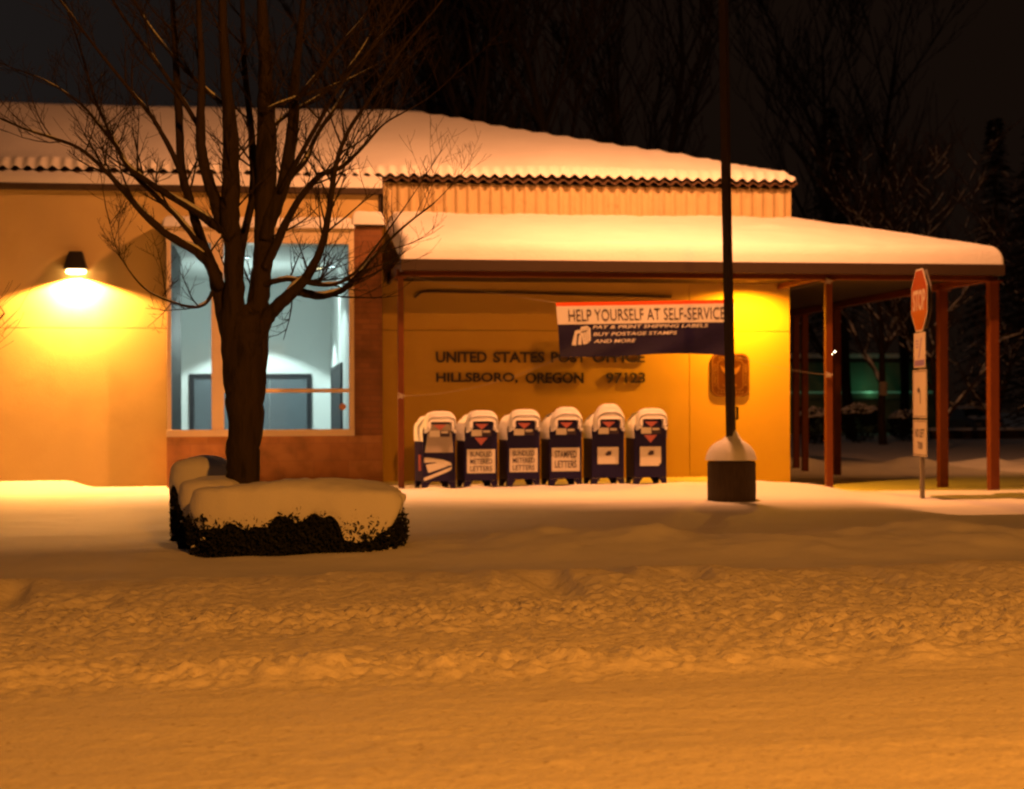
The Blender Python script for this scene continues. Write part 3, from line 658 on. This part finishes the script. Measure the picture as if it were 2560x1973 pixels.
# ------------------------------------------------------------------ stop sign post
SY = -5.2; sc0 = P(2304, 751, SY); sb = Vector((sc0.x, SY, gzs(sc0.x, SY)-.1))
SG = thing('stop_sign', 'tall post carrying a stop sign and three white panels seen nearly edge on', 'road sign', tuple(sb), -R(70.5)+math.atan2(-sc0.x, -(CAM.y-SY))*0)
vr = math.atan2(sc0.x-CAM.x, SY-CAM.y)           # local -Y faces left of the camera, 73 degrees off the view ray
SG.rotation_euler = (0, 0, -vr-R(75.5))
def zl_(py): return Z(py, SY, 2304)-sb.z
zt_, zb_ = zl_(673), zl_(829); rz = (zt_+zb_)/2; ro = (zt_-zb_)/2/math.cos(PI/8)
obj('post', MB().box((-.045, -.03, 0), (.045, .03, zt_-.05)), M['steel'], SG, bevel=.004)
octo = lambda r, cz: [(r*math.sin(PI/8+k*PI/4), cz+r*math.cos(PI/8+k*PI/4)) for k in range(8)]
stp = obj('stop_panel', MB().prism(octo(ro, rz), -.040, -.033), M['signwhite'], SG)
obj('red_field', MB().prism(octo(ro*.945, rz), -.0435, -.0405), M['signred'], stp)
mb = MB(); put_text(mb, 'STOP', -ro*.70, rz-ro*.31, -.044, ro*1.40, ro*.62, .002, .02); obj('lettering', mb, M['signwhite'], stp)
obj('back_panel', MB().prism(octo(ro*.95, rz+.01), .031, .036), M['steel'], SG, label='grey back of a second octagonal panel')
za = (zl_(832), zl_(919)); zb2 = (zl_(925), zl_(1045)); zc = (zl_(1050), zl_(1141))
pa = obj('upper_panel', MB().box((-.36, -.037, za[1]), (.36, -.031, za[0])), M['signwhite'], SG)
mb = MB().box((-.30, -.040, zl_(915)), (.30, -.0375, zl_(900))).prism([(.10, za[0]-.08), (.16, za[0]-.08), (-.02, zl_(897)), (-.08, zl_(897))][::-1], -.040, -.0375)
for k in range(3): mb.box((-.25, -.040, za[0]-.14-.05*k), (-.05, -.0375, za[0]-.12-.05*k))
obj('purple_print', mb, M['purple'], pa)
def bordered(name, z1, z0):
    o = obj(name, MB().box((-.44, -.037, z0), (.44, -.031, z1)), M['signwhite'], SG)
    mb = MB()
    for a, b in ((z1-.03, z1-.018), (z0+.018, z0+.03)): mb.box((-.42, -.0395, a), (.42, -.0375, b))
    for a in (-.42, .408): mb.box((a, -.0395, z0+.03), (a+.012, -.0375, z1-.03))
    obj('border', mb, M['ink'], o); return o
pb = bordered('middle_panel', *zb2); zm = (zb2[0]+zb2[1])/2
mb = MB(); mb.prism([(.02, zm-.16), (.06, zm-.16), (.06, zm+.02), (.0, zm+.09), (-.05, zm+.09), (-.05, zm+.13), (-.16, zm+.06), (-.05, zm-.01), (-.05, zm+.03), (-.01, zm+.03), (.02, zm)], -.0395, -.0375)
obj('arrow', mb, M['ink'], pb)
pc = bordered('lower_panel', *zc); zm = (zc[0]+zc[1])/2; mb = MB()
put_text(mb, 'NO LEFT', -.30, zm+.01, -.0375, .60, .14, .002, .015); obj('lettering', mb, M['ink'], pc); mb = MB(); put_text(mb, 'TURN', -.15, zm-.18, -.0375, .33, .12, .002, .015)
obj('lettering', mb, M['ink'], pc)

# ------------------------------------------------------------------ multi-stemmed street tree, silhouetted against the building
TY = -12.6
rng = random.Random(5)
tb = P(607, 1225, TY)
TR = thing('bare_tree', 'bare multi-stemmed tree standing behind the snowy hedge before the window', 'tree', (tb.x, TY, .05))
def stem_pts(raw, dirn, y0):
    out = []; L = 0
    for i, (px, py, w) in enumerate(raw):
        if i: L += math.hypot(px-raw[i-1][0], py-raw[i-1][1])
        yy = y0+dirn*L/221*.55
        p = P(px, py, yy); s = F_PX/(yy-CAM.y); out.append((p, w/2/s))
    # resample
    pts = []; rad = []
    for i in range(len(out)-1):
        p0 = out[max(i-1, 0)][0]; p1, r1 = out[i]; p2, r2 = out[i+1]; p3 = out[min(i+2, len(out)-1)][0]
        for k in range(5):
            t = k/5; q = .5*((2*p1)+(p2-p0)*t+(2*p0-5*p1+4*p2-p3)*t*t+(3*p1-p0-3*p2+p3)*t**3)
            pts.append(q+Vector((rng.uniform(-1, 1), 0, rng.uniform(-1, 1)))*r1*.10); rad.append((r1*(1-t)+r2*t)*rng.uniform(.95, 1.06))
    pts.append(out[-1][0]); rad.append(out[-1][1]); return pts, rad
TRUNK = [(607, 1235, 86), (608, 1150, 82), (611, 1060, 88), (612, 930, 96), (611, 850, 100), (609, 800, 92), (609, 765, 50)]
STEMS = [
 ([(592, 1040, 46), (583, 900, 56), (580, 806, 60), (585, 720, 50), (584, 616, 44), (574, 540, 48), (577, 420, 40), (575, 325, 38), (566, 200, 27), (558, 60, 22), (552, -120, 16)], -.1),
 ([(634, 1040, 44), (642, 900, 52), (643, 806, 58), (650, 720, 52), (661, 616, 48), (664, 480, 50), (666, 325, 48), (664, 200, 36), (657, 40, 27), (650, -140, 18)], .1),
 ([(663, 600, 30), (674, 550, 34), (712, 450, 33), (731, 325, 29), (738, 200, 22), (752, 60, 15), (770, -110, 10)], .35),
 ([(578, 860, 46), (556, 760, 40), (538, 690, 34), (518, 640, 28), (490, 560, 22), (474, 500, 21), (455, 430, 21), (447, 283, 19), (438, 120, 14), (426, -80, 9)], .3),
 ([(560, 570, 40), (534, 490, 30), (510, 410, 26), (501, 325, 23), (504, 200, 18), (498, 50, 14), (492, -120, 9)], -.35),
 ([(552, 720, 28), (505, 640, 24), (420, 588, 18), (370, 545, 17), (300, 468, 13), (262, 425, 11), (200, 372, 8), (130, 345, 7), (50, 318, 5), (-60, 268, 3)], -.5),
 ([(556, 575, 26), (480, 522, 19), (390, 468, 15), (320, 415, 12), (290, 365, 10), (255, 320, 8), (200, 258, 6), (110, 200, 4), (30, 170, 2.5)], .5),
 ([(462, 450, 17), (432, 385, 14), (385, 300, 11), (330, 232, 9), (240, 120, 7), (150, 0, 5), (80, -90, 3)], -.6),
 ([(520, 645, 20), (460, 560, 15), (400, 500, 13), (330, 430, 11), (270, 320, 9), (235, 240, 7), (200, 120, 5), (160, 0, 4)], .7),
 ([(640, 850, 38), (664, 800, 38), (694, 764, 34), (740, 722, 28), (778, 675, 22), (808, 600, 18), (824, 520, 15), (838, 420, 13), (870, 330, 10), (930, 240, 8), (1000, 130, 6), (1105, 0, 4), (1150, -80, 3)], -.5),
 ([(745, 728, 24), (800, 740, 18), (850, 728, 15), (884, 700, 13), (932, 645, 9), (1000, 575, 6), (1085, 508, 4)], .4),
 ([(660, 712, 15), (700, 700, 14), (740, 700, 12), (800, 712, 11), (850, 706, 9), (900, 668, 7), (960, 590, 5), (1010, 520, 3)], -.9),
 ([(666, 590, 20), (692, 530, 22), (722, 450, 17), (766, 398, 14), (792, 338, 11), (850, 250, 9), (930, 120, 7), (1010, -30, 5)], .6),
 ([(662, 670, 22), (684, 625, 23), (740, 510, 17), (800, 440, 14), (850, 420, 11), (905, 370, 8), (960, 310, 5), (1030, 270, 3)], -.7),
 ([(655, 280, 13), (735, 246, 10), (830, 215, 7), (890, 190, 5), (960, 150, 3)], .9),
 ([(742, 250, 14), (790, 190, 11), (850, 112, 9), (912, 40, 7), (945, -40, 5)], -.6),
 ([(532, 728, 11), (514, 758, 9), (482, 768, 8), (430, 755, 6), (360, 720, 4), (300, 640, 2.5), (275, 560, 1.5)], -.6),
 ([(580, 275, 13), (528, 235, 11), (450, 160, 9), (370, 60, 7), (315, -40, 5)], .7),
 ([(505, 330, 14), (450, 240, 11), (380, 140, 9), (300, 30, 7), (250, -60, 5)], -.8),
 ([(620, 560, 14), (636, 470, 14), (640, 380, 12), (700, 300, 10), (820, 225, 8), (900, 130, 6), (960, 20, 4)], .9),
 ([(590, 720, 22), (608, 600, 20), (632, 480, 18), (628, 330, 17), (612, 180, 14), (606, 20, 11), (600, -120, 8)], 1.0),
 ([(700, 480, 15), (800, 300, 11), (860, 200, 9), (930, 120, 7), (1000, 30, 5), (1060, -60, 4)], -1.0),
]
trunk = MB(); p_, r_ = stem_pts(TRUNK, 0, TY); trunk.tube(p_, r_, 14)
limb = MB(); twig = MB(); snow = MB(); nodes = []
def grow(p, d, L, r, lvl, rg):
    n_ = 5 if L > .35 else 4; pts = [p]; dd = d.normalized()
    for i in range(n_):
        dd = (dd+Vector((rg.uniform(-.12, .12), rg.uniform(-.12, .12), rg.uniform(-.03, .20)))).normalized()
        pts.append(pts[-1]+dd*(L/n_))
    twig.tube(pts, [max(.0022, r*(1-.75*i/n_)) for i in range(n_+1)], 4 if lvl < 1 else 3)
    if lvl < 2:
        for i in range(1, n_):
            for _ in range(1 if lvl else 2):
                if rg.random() < .75:
                    dv = (pts[i+1]-pts[i]).normalized(); sd = Vector((rg.uniform(-1, 1), rg.uniform(-1, 1), rg.uniform(-.3, .6))).normalized()
                    grow(pts[i], dv*.7+sd*.75, L*rg.uniform(.3, .6), max(.0025, r*.5), lvl+1, rg)
for k, (raw, dr) in enumerate(STEMS):
    pts, rad = stem_pts(raw, dr, TY); (trunk if raw[0][2] >= 36 else limb).tube(pts, rad, 10 if raw[0][2] > 20 else 7)
    N = len(pts)
    for i in range(int(N*.22), N):
        r = rad[i]
        if rng.random() < (.46 if r < .04 else .22):
            t = (pts[min(i+1, N-1)]-pts[max(i-1, 0)]).normalized()
            sd = Vector((rng.uniform(-1, 1), rng.uniform(-.8, .8), rng.uniform(-.35, .7))).normalized()
            grow(pts[i], t*.75+sd*.8, rng.uniform(.35, .95), min(.012, max(.004, r*.45)), 0, rng)
    grow(pts[-1], (pts[-1]-pts[-2]), .9, .006, 0, rng)
    # snow lying along the flatter limbs and in the forks
    i = 1
    while i < N-3:
        t = (pts[i+1]-pts[i]).normalized()
        if abs(t.z) < .80 and .011 < rad[i] < .08 and rng.random() < .7:
            m_ = rng.randint(5, 11); seg = list(range(i, min(i+m_, N-1)))
            if len(seg) > 4: snow.tube([pts[j]+Vector((0, -.2*rad[j], rad[j]*.80)) for j in seg], [rad[j]*.62*math.sin(PI*(q+.4)/(len(seg)-.2)) for q, j in enumerate(seg)], 6)
            i += m_+rng.randint(0, 3)
        else: i += 1
obj('trunk', trunk, M['bark'], TR, smooth=True, world=True); obj('limbs', limb, M['bark'], TR, smooth=True, world=True)
obj('twigs', twig, M['bark'], TR, world=True); tag(obj('branch_snow', snow, M['snow'], TR, smooth=True, world=True), kind='stuff')

def wild_tree(name, x, y, h, seed, label, group, lean=0, snowy=False, spread=.5, r0=.16, levels=3, minr=.01, z0=0.0, mat_=None, first=.3):
    rg = random.Random(seed); root = thing(name, label, 'tree', (x, y, z0), 0, group); tk = MB(); cr2 = MB(); sn = MB()
    def br(p, d, L, r, lvl, mbx):
        n_ = 7 if lvl == 0 else 5; pts = [p]; dd = d.normalized()
        for i in range(n_):
            dd = (dd+Vector((rg.uniform(-.16, .16), rg.uniform(-.16, .16), .06+rg.uniform(-.05, .10)))).normalized(); pts.append(pts[-1]+dd*L/n_)
        rad = [max(minr, r*(1-.8*i/n_)) for i in range(n_+1)]; mbx.tube(pts, rad, 8 if lvl == 0 else (5 if lvl == 1 else 3))
        if snowy and 0 < lvl < 3:
            for i in range(n_-1):
                if rg.random() < .6: sn.tube([pts[i]+Vector((0, 0, rad[i])), (pts[i]+pts[i+1])/2+Vector((0, 0, rad[i]*1.1)), pts[i+1]+Vector((0, 0, rad[i+1]))], [rad[i]*.6, rad[i]*1.1, rad[i+1]*.6], 5)
        if lvl < levels:
            for i in range(1 if lvl else max(1, int(first*n_)), n_+1):
                for _ in range(rg.randint(1, 3) if lvl < 2 else rg.randint(1, 2)):
                    a = rg.uniform(0, 2*PI); dv = (pts[i]-pts[i-1]).normalized()
                    br(pts[i], dv*(1-spread)+Vector((math.cos(a), math.sin(a), .25))*spread, L*rg.uniform(.28, .5), rad[i]*.6, lvl+1, cr2)
    br(Vector((0, 0, -.2)), Vector((lean, 0, 1)), h, r0, 0, tk)
    obj('trunk', tk, mat_ or M['bark'], root, smooth=True); obj('crown', cr2, mat_ or M['bark'], root)
    if snowy: tag(obj('branch_snow', sn, M['snow'], root, smooth=True), kind='stuff')
    return root
wl_x = X(-430, -10, 700)
wild_tree('bare_tree', wl_x, -10, 6.5, 12, 'bare tree mostly out of frame whose twigs cross the left wall', None, .02, spread=.62, r0=.10, minr=.003, first=.25)

# ------------------------------------------------------------------ hedges under snow
def hedge(cx, cy, hw, hd, z1, label, seed, drape=.56, ex=(.34, .45)):
    z0 = gzs(cx, cy)-.05; r = thing('hedge', label, 'hedge', (cx, cy, z0), -R(10), 'snow covered hedges round the tree'); H = z1-z0
    rg = random.Random(seed); nA, nS = 300, 26; v = []; f = []
    ring = [Vector((hw*math.copysign(abs(math.cos(t))**ex[0], math.cos(t)), hd*math.copysign(abs(math.sin(t))**ex[1], math.sin(t)), 0)) for t in [2*PI*i/400 for i in range(401)]]
    cum = [0]
    for i in range(400): cum.append(cum[-1]+(ring[i+1]-ring[i]).length)
    cum = np.array(cum)
    def edge(L_):
        i = min(399, max(0, int(np.searchsorted(cum, L_))-1)); t = (L_-cum[i])/max(1e-6, cum[i+1]-cum[i]); return ring[i].lerp(ring[i+1], min(1, t))
    rim = [edge(cum[-1]*k/nA) for k in range(nA)]
    for j in range(nS+1):
        s = j/nS
        for k in range(nA):
            rx_, ry_ = rim[k].x, rim[k].y; per = cum[-1]*k/nA
            low = H*(1-drape*(.92+.85*float(vn(per*1.9, 0., seed)-.5)+.55*float(vn(per*5.5, 3., seed+1)-.5)+.22*float(vn(per*14, 3., seed+2)-.5)))
            if s < .62: q = s/.62; rad = math.sin(q*PI/2)**.8; z = H-(.16*H)*(1-math.cos(q*PI/2))**1.1
            else: q = (s-.62)/.38; rad = 1+.05*math.sin(q*PI*.8)-.05*q*q; z = H-.16*H+(low-H*.84)*q
            lump = .085*float(fbm(rx_*rad*2.6+seed, ry_*rad*2.6, seed, 3))*(1 if s < .6 else .6)
            fold = (.16*(float(vn(per*3.3, .5, seed+4))-.5)+.10*(float(vn(per*7.5, .5, seed+6))-.5))*max(0, s-.30)
            v.append((rx_*(rad+fold), ry_*(rad+fold), z+lump*1.6))
    for j in range(nS):
        for k in range(nA): f.append((j*nA+k, (j+1)*nA+k, (j+1)*nA+(k+1) % nA, j*nA+(k+1) % nA))
    obj('snow_cap', MB().add(v, f), M['snow'], r, smooth=True)
    mb = MB()
    for _ in range(int(5200*(hw+hd))):
        e_ = edge(rg.uniform(0, cum[-1])); z = rg.uniform(0, H*.66)
        q = rg.uniform(.80, 1.10)**.5*(.97+.05*math.sin(PI*z/H)-.30*max(0, z/H-.46))
        p = e_*q; p.z = z
        u = Vector((rg.uniform(-1, 1), rg.uniform(-1, 1), rg.uniform(-1, 1))).normalized(); w_ = u.orthogonal().normalized(); l = rg.uniform(.015, .040)
        mb.add([p-u*l, p+w_*l*.45, p+u*l, p-w_*l*.45], [(0, 1, 2, 3)])
    # inner mass
    core = [(hw*.86*math.copysign(abs(math.cos(a))**ex[0], math.cos(a)), hd*.86*math.copysign(abs(math.sin(a))**ex[1], math.sin(a))) for a in [2*PI*i/40 for i in range(40)]]
    mb.add([(x, y, -.05) for x, y in core]+[(x*.97, y*.97, H*.75) for x, y in core], [(i, (i+1) % 40, 40+(i+1) % 40, 40+i) for i in range(40)]+[tuple(range(40, 80))])
    obj('foliage', mb, M['leaf'], r)
    mb = MB()
    for _ in range(int(7*hw+2)):                      # clots of snow caught lower down
        a = rg.uniform(PI, 2*PI); ca, sa = math.cos(a), math.sin(a); z = rg.uniform(.05, H*.5); l = rg.uniform(.012, .03)
        c_ = Vector((hw*.99*math.copysign(abs(ca)**ex[0], ca), hd*.99*math.copysign(abs(sa)**ex[1], sa), z))
        mb.tube([c_+Vector((-l, 0, -.2*l)), c_, c_+Vector((l, 0, -.3*l))], [l*.3, l*.7, l*.3], 6)
    tag(obj('snow_clots', mb, M['snow'], r, smooth=True), kind='stuff')
HY_ = -13.5
hedge((X(480, HY_)+X(1004, HY_))/2, HY_, (X(1004, HY_)-X(480, HY_))/2*.99, .42, Z(1203, HY_-.1, 740), 'long low hedge under thick drooping snow, nearest the road', 2)
HY2 = -12.7
hedge((X(452, HY2)+X(610, HY2))/2, HY2, (X(610, HY2)-X(452, HY2))/2, .38, Z(1192, HY2, 540), 'short rounded snowy hedge left of the tree trunk, behind the long one', 3, .6, (.6, .7))
HY3 = -11.2
hedge((X(432, HY3)+X(590, HY3))/2, HY3, (X(590, HY3)-X(432, HY3))/2, .40, Z(1143, HY3, 500), 'rearmost snowy hedge against the stone panel under the window', 4, .55, (.65, .75))

# ------------------------------------------------------------------ what lies beyond: dark wood, lit green shop front, lot
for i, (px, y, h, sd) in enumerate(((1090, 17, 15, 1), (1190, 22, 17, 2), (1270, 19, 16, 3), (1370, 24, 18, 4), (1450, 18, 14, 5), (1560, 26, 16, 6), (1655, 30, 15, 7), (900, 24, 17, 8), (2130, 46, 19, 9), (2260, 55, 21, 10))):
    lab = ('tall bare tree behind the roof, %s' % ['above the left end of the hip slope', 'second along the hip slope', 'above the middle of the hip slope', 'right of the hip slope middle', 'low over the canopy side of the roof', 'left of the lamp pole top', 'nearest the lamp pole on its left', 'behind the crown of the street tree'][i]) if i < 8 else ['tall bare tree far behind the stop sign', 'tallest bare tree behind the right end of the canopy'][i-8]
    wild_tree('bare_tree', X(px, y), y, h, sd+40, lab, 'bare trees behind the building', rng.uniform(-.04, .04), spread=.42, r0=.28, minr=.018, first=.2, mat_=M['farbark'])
T1 = wild_tree('bare_tree', X(2208, 34), 34, 9, 71, 'bare tree with a pale notice tied round its trunk, seen through the canopy', 'trees in the lot beyond the canopy', 0, True, .5, .19, minr=.012, first=.35)
obj('trunk_notice', MB().lathe([(.17, 2.0), (.165, 2.55)], 10), M['rope'], T1)
wild_tree('bare_tree', X(2362, 26), 26, 8, 72, 'bare tree with snow lined branches behind the right canopy posts', 'trees in the lot beyond the canopy', .0, True, .62, .15, minr=.01, first=.15)
wild_tree('bare_tree', X(2475, 30), 30, 8, 77, 'bare snowy tree behind the corner post of the canopy', 'trees in the lot beyond the canopy', .05, True, .6, .13, minr=.01, first=.2)
def conifer(x, y, h, w, seed, label):
    rg = random.Random(seed); r = thing('conifer_tree', label, 'tree', (x, y, 0), 0, 'dark conifers at the right edge')
    obj('trunk', MB().tube([(0, 0, -.2), (0, 0, h*.95)], [.22, .03], 8), M['bark'], r); mb = MB(); sn = MB()
    for i in range(int(h*26)):
        z = h*(.08+.9*rg.random()); L = w*(1-z/h)**.8*rg.uniform(.6, 1.05)+.15; a = rg.uniform(0, 2*PI); dx, dy = math.cos(a), math.sin(a)
        pts = [Vector((dx*L*t, dy*L*t, z-L*.35*t*t+.05*L*t)) for t in (0, .33, .66, 1)]
        for j in range(3):
            for _ in range(5):
                t = rg.random(); p = pts[j]*(1-t)+pts[j+1]*t; s_ = rg.choice((-1, 1)); l = rg.uniform(.2, .45)*(1.1-j*.2)
                q = p+Vector((-dy*s_, dx*s_, -.35))*l+Vector((dx, dy, 0))*l*.5
                mb.add([p, (p+q)/2+Vector((dx, dy, .2))*.07, q, (p+q)/2-Vector((dx, dy, .2))*.07], [(0, 1, 2, 3)])
        if rg.random() < .10: sn.tube([pts[1]+Vector((0, 0, .04)), pts[2]+Vector((0, 0, .05)), pts[3]+Vector((0, 0, .03))], [.02, .055, .02], 5)
    obj('boughs', mb, M['fir'], r); tag(obj('bough_snow', sn, M['snow'], r, smooth=True), kind='stuff')
conifer(X(2600, 24), 24, 12, 2.6, 1, 'dark conifer with snowy boughs, largest at the right edge')
conifer(X(2492, 52), 52, 17, 3.0, 2, 'dark conifer further back, left of the largest one')
conifer(X(2080, 66), 66, 20, 3.6, 3, 'dark conifer behind the green lit shop front')
def bush(px, y, w, h, seed, label):
    rg = random.Random(seed); x = X(px, y); mb = MB(); sn = MB(); r = thing('shrub', label, 'shrub', (x, y, 0), 0, 'shrubs in the lot beyond the canopy')
    for _ in range(900):
        v_ = Vector((rg.gauss(0, 1), rg.gauss(0, 1), rg.gauss(0, 1))).normalized()*rg.uniform(.4, 1)**.5
        p = Vector((v_.x*w, v_.y*w*.8, h*.5+v_.z*h*.5)); u = Vector((rg.uniform(-1, 1), rg.uniform(-1, 1), rg.uniform(-1, 1))).normalized(); q = u.orthogonal().normalized(); l = .09
        mb.add([p-u*l, p+q*l*.5, p+u*l, p-q*l*.5], [(0, 1, 2, 3)])
        if v_.z > .45 and rg.random() < .3: sn.tube([p+Vector((-.1, 0, .02)), p+Vector((0, 0, .05)), p+Vector((.1, 0, .02))], [.02, .07, .02], 5)
    obj('foliage', mb, M['fir'], r); obj('snow_cap', sn, M['snow'], r, smooth=True)
bush(2040, 36, .9, 1.5, 1, 'dark shrub between the paired rear posts and the bright post')
bush(2150, 38, 1.0, 1.7, 2, 'dark shrub left of the tree with the notice')
bush(2265, 40, .9, 1.4, 3, 'dark shrub behind the stop sign post')
# shop front washed in green light
gy0 = 62.0; gx0, gx1 = X(1965, gy0), X(2352, gy0)
SH = thing('shop_building', 'low far shop front washed in green light beyond the lot', 'building', ((gx0+gx1)/2, gy0, 0))
obj('wall', MB().box((gx0-4, gy0, 0), (gx1, gy0+6, 4.1)), M['green'], SH, world=True)
obj('canopy', MB().box((gx0-4, gy0-1.0, Z(997, gy0-1, 2150)), (gx1, gy0-.01, Z(985, gy0-1, 2150))), M['green'], SH, world=True)
rfo = obj('roof', MB().box((gx0-4.2, gy0-.2, 4.1), (gx1+.2, gy0+6.2, 4.35)), M['gutter'], SH, world=True)
obj('snow_cover', MB().box((gx0-4.2, gy0-.22, 4.352), (gx1+.2, gy0+6.2, 4.6)), M['snow'], rfo, world=True)
for a in range(3):
    xx = gx0+.5+a*2.0; obj('window', MB().box((xx, gy0-.03, .5), (xx+1.2, gy0-.005, 1.55)), M['carglass'], SH, world=True)
obj('light_tube', MB().box((gx0-.5, gy0-.9, Z(983, gy0-1, 2150)), (gx1-.4, gy0-.8, Z(979, gy0-1, 2150))), emit('green_tube', (.10, .42, .20), .14), SH, world=True)
lamp('shop_light', 'POINT', ((gx0+gx1)/2, gy0-1.1, 2.55), 8, (.28, 1, .48), size=.3)
# dark brick block and low wall far right
wy = 44; obj_ = tag(obj('low_wall', MB().box((X(2330, wy), wy, -.1), (X(2700, wy), wy+.4, .42)), M['conc'], bevel=.02), 'long low dark wall crossing behind the right posts', 'wall')
snowpad('snow_cover', X(2330, wy), X(2700, wy), wy, wy+.4, .42, .12, obj_, s=5, st=.08)
# parked car
cy_ = 49.0; cxm = X(2430, cy_)
CAR = thing('parked_car', 'snow dusted parked car facing the camera between the right canopy posts', 'car', (cxm, cy_, 0))
mb = MB(); secs = [(-2.1, .3, .72, .74), (-1.95, .25, .86, .82), (-1.0, .22, .98, .86), (-.9, .22, .99, .86), (1.3, .22, 1.0, .86), (2.1, .3, .95, .78)]
v = []; f = []
for y, z0_, z1_, hw_ in secs: v += [(-hw_, y, z0_), (hw_, y, z0_), (hw_, y, z1_-.12), (hw_*.92, y, z1_), (-hw_*.92, y, z1_), (-hw_, y, z1_-.12)]
for j in range(len(secs)-1):
    for k in range(6): f.append((j*6+k, j*6+(k+1) % 6, j*6+6+(k+1) % 6, j*6+6+k))
f += [tuple(range(5, -1, -1)), tuple(30+k for k in range(6))]; obj('body', mb.add(v, f), M['carpaint'], CAR, bevel=.03)
obj('cabin', MB().add([(-.78, -1.0, .99), (.78, -1.0, .99), (.78, 1.5, .99), (-.78, 1.5, .99), (-.6, -.3, 1.42), (.6, -.3, 1.42), (.6, .9, 1.42), (-.6, .9, 1.42)], [(0, 1, 5, 4), (1, 2, 6, 5), (2, 3, 7, 6), (3, 0, 4, 7), (4, 5, 6, 7)]), M['carglass'], CAR, bevel=.02)
o = MB(); gx = np.linspace(-.62, .62, 12); gy = np.linspace(-.35, .95, 12); Xg, Yg = np.meshgrid(gx, gy); grid('snow_cap', Xg, Yg, 1.41+.14*np.sqrt(np.clip(np.minimum((.63-abs(Xg))/.2, (.66-abs(Yg-.3))/.2), 0, 1)), M['snow'], CAR)
gx = np.linspace(-.75, .75, 12); gy = np.linspace(-2.0, -1.0, 10); Xg, Yg = np.meshgrid(gx, gy); grid('snow_cap', Xg, Yg, .88+.13*(Yg+2)+.10*np.sqrt(np.clip(np.minimum((.76-abs(Xg))/.2, (.51-abs(Yg+1.5))/.2), 0, 1)), M['snow'], CAR)
for s_ in (-1, 1):
    obj('headlight', MB().box((s_*.58-.16, -2.115, .58), (s_*.58+.16, -2.05, .74)), M['signwhite'], CAR, bevel=.03)
    for y in (-1.35, 1.35):
        wh = MB().lathe([(.2, -.1), (.31, -.1), (.32, 0), (.31, .1), (.2, .1)], 20); wh.v = [(s_*.78+z, y+x, .31+y2) for x, y2, z in wh.v]
        wo = obj('wheel', wh, M['rubber'], CAR); rm = MB().lathe([(.05, 0), (.19, 0)], 16); rm.v = [(s_*.78+s_*.101+z*0, y+x, .31+y2) for x, y2, z in rm.v]; obj('rim', rm, M['steel'], wo)
# two small glowing specks on a short bar beside the bright canopy post
bp = P(2079, 886, POST-.02)
BL = thing('bright_specks', 'tiny pair of bright specks beside the bright middle canopy post', 'lamp', (bp.x, bp.y, bp.z-.03))
obj('speck_bar', MB().tube([(-.03, .0, .03), (.06, .02, .03)], .01, 6), M['steel'], BL)
for dx, dz in ((.0, .0), (.05, .045)): obj('bright_speck', MB().lathe([(.004, -.010), (.011, -.004), (.011, .004), (.004, .010)], 10, (dx, -.03, .03+dz)), emit('speck_glow', (1, .8, .5), 25), BL, smooth=True)
